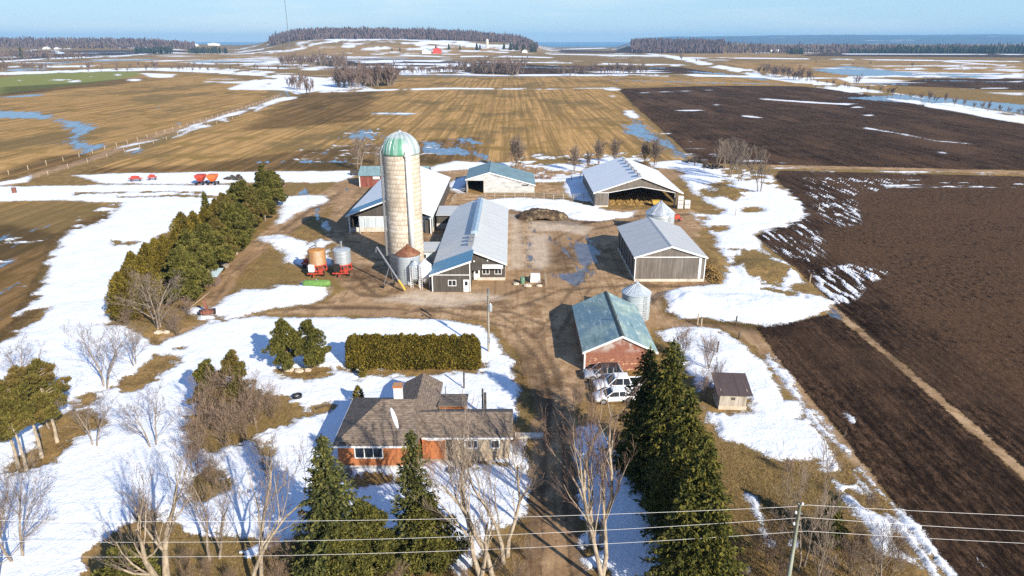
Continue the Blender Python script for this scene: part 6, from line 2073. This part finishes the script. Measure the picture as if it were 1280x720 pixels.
def wagon(u, v, label, mat):
    x, y, _ = at(u, v)
    r = thing('gravity_wagon', (x, y, gz(x, y)), label, 'wagon')
    MB().hexa([(-.5, -.7, 1.0), (.5, -.7, 1.0), (.5, .7, 1.0), (-.5, .7, 1.0)], [(-1.15, -1.4, 2.3), (1.15, -1.4, 2.3), (1.15, 1.4, 2.3), (-1.15, 1.4, 2.3)]).hexa([(-1.15, -1.4, 2.303), (1.15, -1.4, 2.303), (1.15, 1.4, 2.303), (-1.15, 1.4, 2.303)], [(-1.15, -1.4, 2.9), (1.15, -1.4, 2.9), (1.15, 1.4, 2.9), (-1.15, 1.4, 2.9)]).build('hopper', mat, r, True)
    MB().box(-.9, -.75, -1.6, 1.6, .6, .8).box(.75, .9, -1.6, 1.6, .6, .8).box(-.9, .9, -1.3, -1.1, .55, .72).box(-.9, .9, 1.1, 1.3, .55, .72).box(-.6, -.5, -.8, -.7, .7, 1.5).box(.5, .6, -.8, -.7, .7, 1.5).build('chassis', BLACK, r, True)
    for sx_ in (-1, 1):
        for sy_ in (-1.2, 1.2):
            wheel(r, sx_, sy_, .42, .42)
    MB().tube([(0, -1.5, .6), (.3, -3, .4)], .06, 5).build('drawbar', mat, r, True)


wagon(252, 231, 'red hopper wagon on the snow beyond the windbreak, left of the orange one', RED_MACH)
wagon(267, 231, 'orange hopper wagon on the snow beyond the windbreak', ORANGE)


def implement(u, v, label, w, mat, rz=0.0, h=1.1):
    x, y, _ = at(u, v)
    r = thing('farm_implement', (x, y, gz(x, y)), label, 'farm machine', None, rz)
    b = MB()
    b.box(-w / 2, w / 2, -.7, -.55, .75, .92).box(-w / 2, w / 2, .5, .65, .75, .92)
    n = max(2, int(w / .9))
    for k in range(n + 1):
        xx = -w / 2 + w * k / n
        b.box(xx - .06, xx + .06, -.55, .5, .76, .9)
    b.tube([(0, -.7, .85), (0, -2.2, .6)], .07, 5)
    b.tube([(-w * .25, 0, .9), (0, 0, h + .6), (w * .25, 0, .9)], .07, 5)
    b.build('frame', mat, r, True)
    for k in range(2 * n + 1):
        xx = -w / 2 + w * k / (2 * n)
        for yy in (-.62, .58):
            MB().tube([(xx, yy, .78), (xx, yy - .25, .45), (xx, yy + .1, .05)], .045, 4).build('tine', STEEL, r, True)
    for s in (-1, 1):
        wheel(r, s * w * .36, 0, .36, .36)
    MB().box(-w * .3, w * .3, -.4, .3, .95, .95 + h * .5).build('seed_box', mat, r, True)


implement(170, 227, 'long red tillage implement parked on the snow at the left', 3.6, RED_MACH)
implement(191, 226, 'short red implement parked right of the long one', 2.4, RED_MACH)
implement(845, 277, 'dark red implement behind the ridge of the grey ribbed shed', 2.2, RED_MACH, .4)
implement(384, 334, 'rusty red machine partly behind the orange grain dryer', 1.6, RED_MACH, 1.0)
x, y, _ = at(260, 394)
r = thing('rusty_machine', (x, y, gz(x, y)), 'rusty old machine with upright column on the snow by the track', 'farm machine', None, .3)
RUST = m_mottle('rust', (.14, .055, .035), (.24, .10, .07), 3, .85)
MB().box(-.9, .9, -.6, .6, .3, .6).box(-.5, .5, -.9, -.6, .2, .9).build('base', RUST, r, True)
MB().hexa([(-.25, -.25, .6), (.25, -.25, .6), (.25, .25, .6), (-.25, .25, .6)], [(-.45, -.15, 2.3), (-.1, -.15, 2.3), (-.1, .15, 2.3), (-.45, .15, 2.3)]).build('column', RUST, r, True)
for s in (-1, 1):
    wheel(r, s, 0, .4, .4)
x, y, _ = at(450, 219)
r = thing('old_trailer', (x - 1.2, y, 0), 'dark low trailer beside the red shed', 'trailer')
MB().box(-1.6, 1.6, -.9, .9, .6, 1.0).box(-1.5, 1.2, -.8, .8, 1.003, 1.5).build('bed', DARK_IN, r, True)
for s in (-1, 1):
    wheel(r, s * 1.2, -.8, .35, .35)
x, y, _ = at(18.5, 242)
r = thing('oil_drum', (x, y, gz(x, y)), 'dark barrel standing on the snow at the far left', 'barrel')
MB().lathe(0, 0, [(.55, -.1), (.55, .5), (.58, .55), (.55, .6), (.55, 1.3), (.5, 1.35), (.05, 1.35)], 16).build('drum', RUST, r, True)


def rubble(name, label, cat, u, v, rx, ry, h, n, mats, size, seed, kind=None):
    """Heap of separate looking lumps and sticks in one pile."""
    rng = random.Random(seed)
    cx, cy, _ = at(u, v)
    b = MB()
    for k in range(n):
        a, q = rng.uniform(0, 2 * PI), rng.random() ** .6
        x, y = cx + rx * q * math.cos(a), cy + ry * q * math.sin(a)
        z = gz(x, y) + h * (1 - q * q) * rng.uniform(.3, 1)
        s = size * rng.uniform(.5, 1.4)
        d = [rng.uniform(-1, 1) for _ in range(3)]
        l = math.sqrt(sum(i * i for i in d)) + .1
        e = (x + d[0] / l * s * 2.2, y + d[1] / l * s * 2.2, z + abs(d[2]) / l * s)
        b.tube([(x, y, z), ((x + e[0]) / 2, (y + e[1]) / 2, (z + e[2]) / 2 + s * .1), e], [s * .3, s * .5, s * .25], 5)
    o = b.build(name, mats)
    return tag(o, label, cat, kind=kind)


DUNG = m_mottle('manure', (.035, .022, .013), (.12, .08, .045), 1.8, .95, c=(.30, .22, .13), bump=.6)
mc = at(678, 272)
NX, NY = 60, 26
vv, ff = [], []
for j in range(NY):
    for i in range(NX):
        x, y = mc[0] + (i / (NX - 1) - .5) * 12.5, mc[1] + (j / (NY - 1) - .42) * 8
        q = ((x - mc[0]) / 6) ** 2 + ((y - mc[1]) / 3.6) ** 2
        z = 2.1 * max(0, 1 - q) ** .6 * (1 + .5 * float(fbm(np.array([x / 1.5]), np.array([y / 1.5]), 71)[0])) + .35 * float(fbm(np.array([x / .45]), np.array([y / .45]), 72)[0]) - .05 - .5 * max(0, q - .9)
        vv.append((x, y, gz(x, y) + z))
for j in range(NY - 1):
    for i in range(NX - 1):
        q = j * NX + i
        ff.append((q, q + 1, q + NX + 1, q + NX))
tag(finish(np_mesh('manure_heap', np.array(vv), np.array(ff)), 'manure_heap', DUNG), 'broad dark brown manure heap in the snow bank beside the long barn', 'heap')
rubble('brush_heap', 'heap of reddish logs and brush at the far end of the windbreak', 'brush heap', 338, 233, 3.6, 2.0, 2.0, 150, m_mottle('brush', (.12, .065, .05), (.26, .17, .13), 3, .9, c=(.40, .34, .30)), .5, 3)
rubble('brush_heap', 'small dark brush heap on the snow beyond the windbreak', 'brush heap', 294, 225, 2.4, 1.6, 1.1, 60, DARK_IN, .5, 4)
rubble('brush_heap', 'dark brush heap at the edge of the frozen ditch', 'brush heap', 893, 211, 3.0, 2.0, 1.0, 80, DARK_IN, .5, 5)
rubble('branch_litter', 'broken dark branches around the clump of bare trees by the field', 'branches', 866, 203, 3.0, 2.0, .6, 40, DARK_IN, .5, 6)
rubble('hay_heap', 'golden hay heap along the right wall of the grey ribbed shed', 'hay heap', 889, 345, 1.4, 5, .7, 420, STRAW, .18, 7)
rubble('brush_heap', 'low reddish brush pile behind the cattle yard fence', 'brush heap', 676, 224, 2.6, 1.4, .8, 60, RUST, .4, 9)

# long barn front clutter
x, y, _ = at(669, 352)
r = thing('calf_hutch', (x, y, 0), 'white box shaped calf hutch in front of the long barn', 'hutch')
MB().hexa([(-.85, -.6, .05), (.85, -.6, .05), (.85, .6, .05), (-.85, .6, .05)], [(-.78, -.5, 1.25), (.78, -.5, 1.25), (.78, .5, 1.35), (-.78, .5, 1.35)]).build('shell', WHITE_PAINT, r, True)
MB().box(-1.05, -.86, -.4, .4, .1, .9).build('mouth_shade', DARK_IN, r, True)  # solid dark block, coloured as the shade inside the hutch mouth
x, y, _ = at(653, 354)
r = thing('rain_barrel', (x, y, 0), 'green barrel beside the pale rocks at the long barn', 'barrel')
MB().lathe(0, 0, [(.36, -.1), (.42, .5), (.36, 1.05), (.3, 1.08), (.02, 1.08)], 16).build('drum', m_mottle('green_plastic', (.10, .20, .13), (.16, .28, .18), 3, .5), r, True)
x, y, _ = at(682, 357)
r = thing('pipe_gate', (x, y, 0), 'pale pipe gate standing beside the white hutch', 'gate')
b = MB()
for s in (-.05, 2.6):
    b.tube([(.1, s, -.1), (0, s, 1.35)], .05, 6)
for k in range(5):
    b.tube([(.05, 0, .2 + k * .26), (.05, 2.6, .2 + k * .26)], .035, 5)
b.build('frame', BOARDS, r, True)
import mathutils


def rock(u, v, s, label, mat):
    x, y, _ = at(u, v)
    rng = random.Random(int(u * 7 + v))
    b = MB()
    n = 9
    for i, (q, zz) in enumerate(((.75, -.1), (1, .25), (.8, .6), (.3, .8))):
        for k in range(n):
            a = 2 * PI * k / n
            rr = s * q * rng.uniform(.75, 1.2)
            b.v.append((x + rr * math.cos(a) * 1.3, y + rr * math.sin(a), gz(x, y) + s * zz * rng.uniform(.85, 1.15)))
    for i in range(3):
        for k in range(n):
            b.f.append((i * n + k, i * n + (k + 1) % n, (i + 1) * n + (k + 1) % n, (i + 1) * n + k))
    b.f.append(tuple(3 * n + k for k in range(n)))
    tag(b.build('boulder', mat), label, 'rock')


PALE_ROCK = m_mottle('pale_rock', (.45, .37, .28), (.58, .50, .40), 3, .9)
for u, v, s, lab in ((645, 356, .45, 'pale boulder left of the green barrel'), (660, 358, .55, 'pale boulder between the barrel and the gate'), (674, 358, .4, 'pale boulder at the foot of the pipe gate'), (198, 418, .5, 'pale boulder under the spreading bare tree'), (208, 417, .42, 'smaller pale boulder right beside the one under the spreading tree'),
                     (362, 464, .5, 'pinkish boulder at the foot of the left lawn pine'), (374, 465, .45, 'pale boulder between the two lawn pines'), (385, 464, .4, 'pale boulder at the foot of the right lawn pine'), (277, 398, .35, 'dark stone on the snow right of the rusty machine'), (433, 592, .5, 'grey boulder on the front lawn'), (564, 592, .4, 'dark stone on the snow in front of the garage wing')):
    rock(u, v, s, lab, PALE_ROCK if 'dark' not in lab and 'grey' not in lab else m_mottle('dark_rock', (.14, .13, .12), (.24, .22, .20), 3, .9))
# ring on the lawn
x, y, _ = at(372, 498)
r = thing('fire_ring', (x, y, gz(x, y)), 'dark round fire ring on the snowy lawn behind the house', 'fire ring')
b = MB()
b.lathe(0, 0, [(.52, -.1), (.52, .32), (.44, .32), (.44, -.1)], 22, False)
b.build('ring', BLACK, r, True)
# fallen branches on the snow
for u0, v0, u1, v1, lab in ((395, 512, 413, 507, 'dark fallen branch on the snow left of the house roof'), (236, 388, 262, 366, 'pale pole lying along the track below the grey hut'), (526, 386, 540, 396, 'dark bar lying on the gravel in front of the long barn')):
    a, c = at(u0, v0), at(u1, v1)
    o = MB().tube([(a[0], a[1], gz(a[0], a[1]) + .12), ((a[0] + c[0]) / 2, (a[1] + c[1]) / 2 + .1, gz((a[0] + c[0]) / 2, (a[1] + c[1]) / 2) + .16), (c[0], c[1], gz(c[0], c[1]) + .12)], [.08, .09, .05], 6).build('fallen_branch', POST if 'pale' in lab else DARK_IN)
    tag(o, lab, 'branch')

# dead grass and weeds standing out of the thaw
rng = np.random.default_rng(77)
n = 90000
uu = np.concatenate([rng.uniform(880, 1120, n // 2), rng.uniform(60, 400, n // 4), rng.uniform(300, 600, n // 8), rng.uniform(640, 730, n // 8)])
vv_ = np.concatenate([rng.uniform(540, 735, n // 2), rng.uniform(400, 735, n // 4), rng.uniform(650, 735, n // 8), rng.uniform(440, 735, n // 8)])
du, dv = (uu - 640) / FPX, (vv_ - 360) / FPX
zz = CAM_H / (SP + dv * CP)
gx_, gy_ = zz * du, zz * (CP - dv * SP)
ii = np.clip(np.searchsorted(yr, gy_), 0, NR - 1)
jj = np.clip(np.searchsorted(kx, gx_ / (gy_ * CP + CAM_H * SP)), 0, NC - 1)
idx = ii * NC + jj
ok = (A['snow'][idx] < -.4) & (A['plough'][idx] < -.5) & (A['yard'][idx] < -.3) & (A['water'][idx] < 0)
c = np.stack([gx_, gy_, Z[idx] - .02], -1)[ok]
o_ = np.stack([rng.normal(0, .5, len(c)), rng.normal(0, .5, len(c)), np.full(len(c), .8)], -1)
GR = leaf_mat('dead_grass', (.11, .072, .03), (.26, .17, .07), (.40, .28, .13))
tag(finish(np_mesh('dead_grass', tris(c, o_, .24, .016, rng), np.arange(3 * len(c)).reshape(-1, 3)), 'dead_grass', GR), 'dry ochre grass standing on the thawed ground near the road', 'grass', kind='stuff')
# ================================================================== LIGHT, AIR, CAMERA
SUN_EL = 27.0
sd = np.array((.6, -.8, 0.0))
sun_dir = np.array((.6 * math.cos(math.radians(SUN_EL)), -.8 * math.cos(math.radians(SUN_EL)), math.sin(math.radians(SUN_EL))))
w = bpy.data.worlds.new('World')
scene.world = w
w.use_nodes = True
nt = w.node_tree
sky = nt.nodes.new('ShaderNodeTexSky')
sky.sky_type = 'NISHITA'
sky.sun_disc = False
sky.sun_elevation = math.radians(SUN_EL)
sky.sun_rotation = math.atan2(.6, -.8)
sky.altitude = 100
sky.air_density = 1.0
sky.dust_density = .1
sky.ozone_density = 2.0
bg = nt.nodes['Background']
tc = nt.nodes.new('ShaderNodeTexCoord')
sp = nt.nodes.new('ShaderNodeSeparateXYZ')
nt.links.new(tc.outputs['Generated'], sp.inputs[0])
ramp = nt.nodes.new('ShaderNodeValToRGB')
nt.links.new(sp.outputs[2], ramp.inputs[0])
el = ramp.color_ramp.elements
el[0].position, el[0].color = 0.0, (.52, .79, .98, 1)
el[1].position, el[1].color = 1.0, (.03, .125, .48, 1)
for p_, c_ in ((.08, (.40, .70, .98, 1)), (.25, (.125, .335, .74, 1))):
    e_ = el.new(p_)
    e_.color = c_
sc2 = nt.nodes.new('ShaderNodeVectorMath')
sc2.operation = 'SCALE'
mp_ = nt.nodes.new('ShaderNodeMapping')
mp_.inputs['Scale'].default_value = (1.2, 1.2, 14)
nt.links.new(tc.outputs['Generated'], mp_.inputs[0])
cn = nt.nodes.new('ShaderNodeTexNoise')
cn.inputs['Scale'].default_value = 2.2
cn.inputs['Detail'].default_value = 6
cn.inputs['Roughness'].default_value = .62
nt.links.new(mp_.outputs[0], cn.inputs[0])
cr = nt.nodes.new('ShaderNodeMapRange')
nt.links.new(cn.outputs[0], cr.inputs[0])
for k_, q_ in enumerate((.46, .68, 0, .6)):
    cr.inputs[k_ + 1].default_value = q_
cm = nt.nodes.new('ShaderNodeMix')
cm.data_type = 'RGBA'
nt.links.new(cr.outputs[0], cm.inputs[0])
nt.links.new(ramp.outputs[0], cm.inputs[6])
cm.inputs[7].default_value = (.80, .92, 1.0, 1)
nt.links.new(cm.outputs[2], sc2.inputs[0])
sc2.inputs['Scale'].default_value = 7.2
mx = nt.nodes.new('ShaderNodeMix')
mx.data_type = 'RGBA'
mx.inputs[0].default_value = .8
nt.links.new(sky.outputs[0], mx.inputs[6])
nt.links.new(sc2.outputs[0], mx.inputs[7])
nt.links.new(mx.outputs[2], bg.inputs[0])
bg.inputs[1].default_value = .09
L = bpy.data.lights.new('sun', 'SUN')
L.energy = 5.0
L.angle = math.radians(.55)
L.color = (1.0, .92, .79)
lo = bpy.data.objects.new('sun', L)
COL.objects.link(lo)
lo.rotation_euler = mathutils.Vector(-sun_dir).to_track_quat('-Z', 'Y').to_euler()

if HAZE > 0:
    hm = bpy.data.materials.new('haze')
    hm.use_nodes = True
    t = hm.node_tree
    t.nodes.remove(t.nodes['Principled BSDF'])
    pv = t.nodes.new('ShaderNodeVolumePrincipled')
    pv.inputs['Color'].default_value = (.32, .64, 1.0, 1)
    pv.inputs['Density'].default_value = HAZE
    pv.inputs['Anisotropy'].default_value = 0.0
    t.links.new(pv.outputs[0], t.nodes['Material Output'].inputs['Volume'])
    o = MB().box(-26000, 26000, -3500, 16500, -9, 200).build('haze', hm)
    o['kind'] = 'stuff'

cam = bpy.data.cameras.new('camera')
cam.sensor_width = 36
cam.lens = 36 * FPX / 1280
cam.clip_start = .5
cam.clip_end = 200000
co = bpy.data.objects.new('camera', cam)
COL.objects.link(co)
co.location = (0, 0, CAM_H)
co.rotation_euler = (PI / 2 - PITCH, 0, 0)
scene.camera = co
vs = scene.view_settings
scene.display_settings.display_device = 'sRGB'
vs.view_transform = 'Standard'
vs.look = 'None'
vs.exposure = .65
vs.gamma = 1.0
vs.use_curve_mapping = False
cy = scene.cycles
cy.max_bounces = 6
cy.diffuse_bounces = 2
cy.glossy_bounces = 2
cy.transmission_bounces = 2
cy.volume_bounces = 0
cy.transparent_max_bounces = 6
cy.caustics_reflective = False
cy.caustics_refractive = False
cy.use_denoising = False
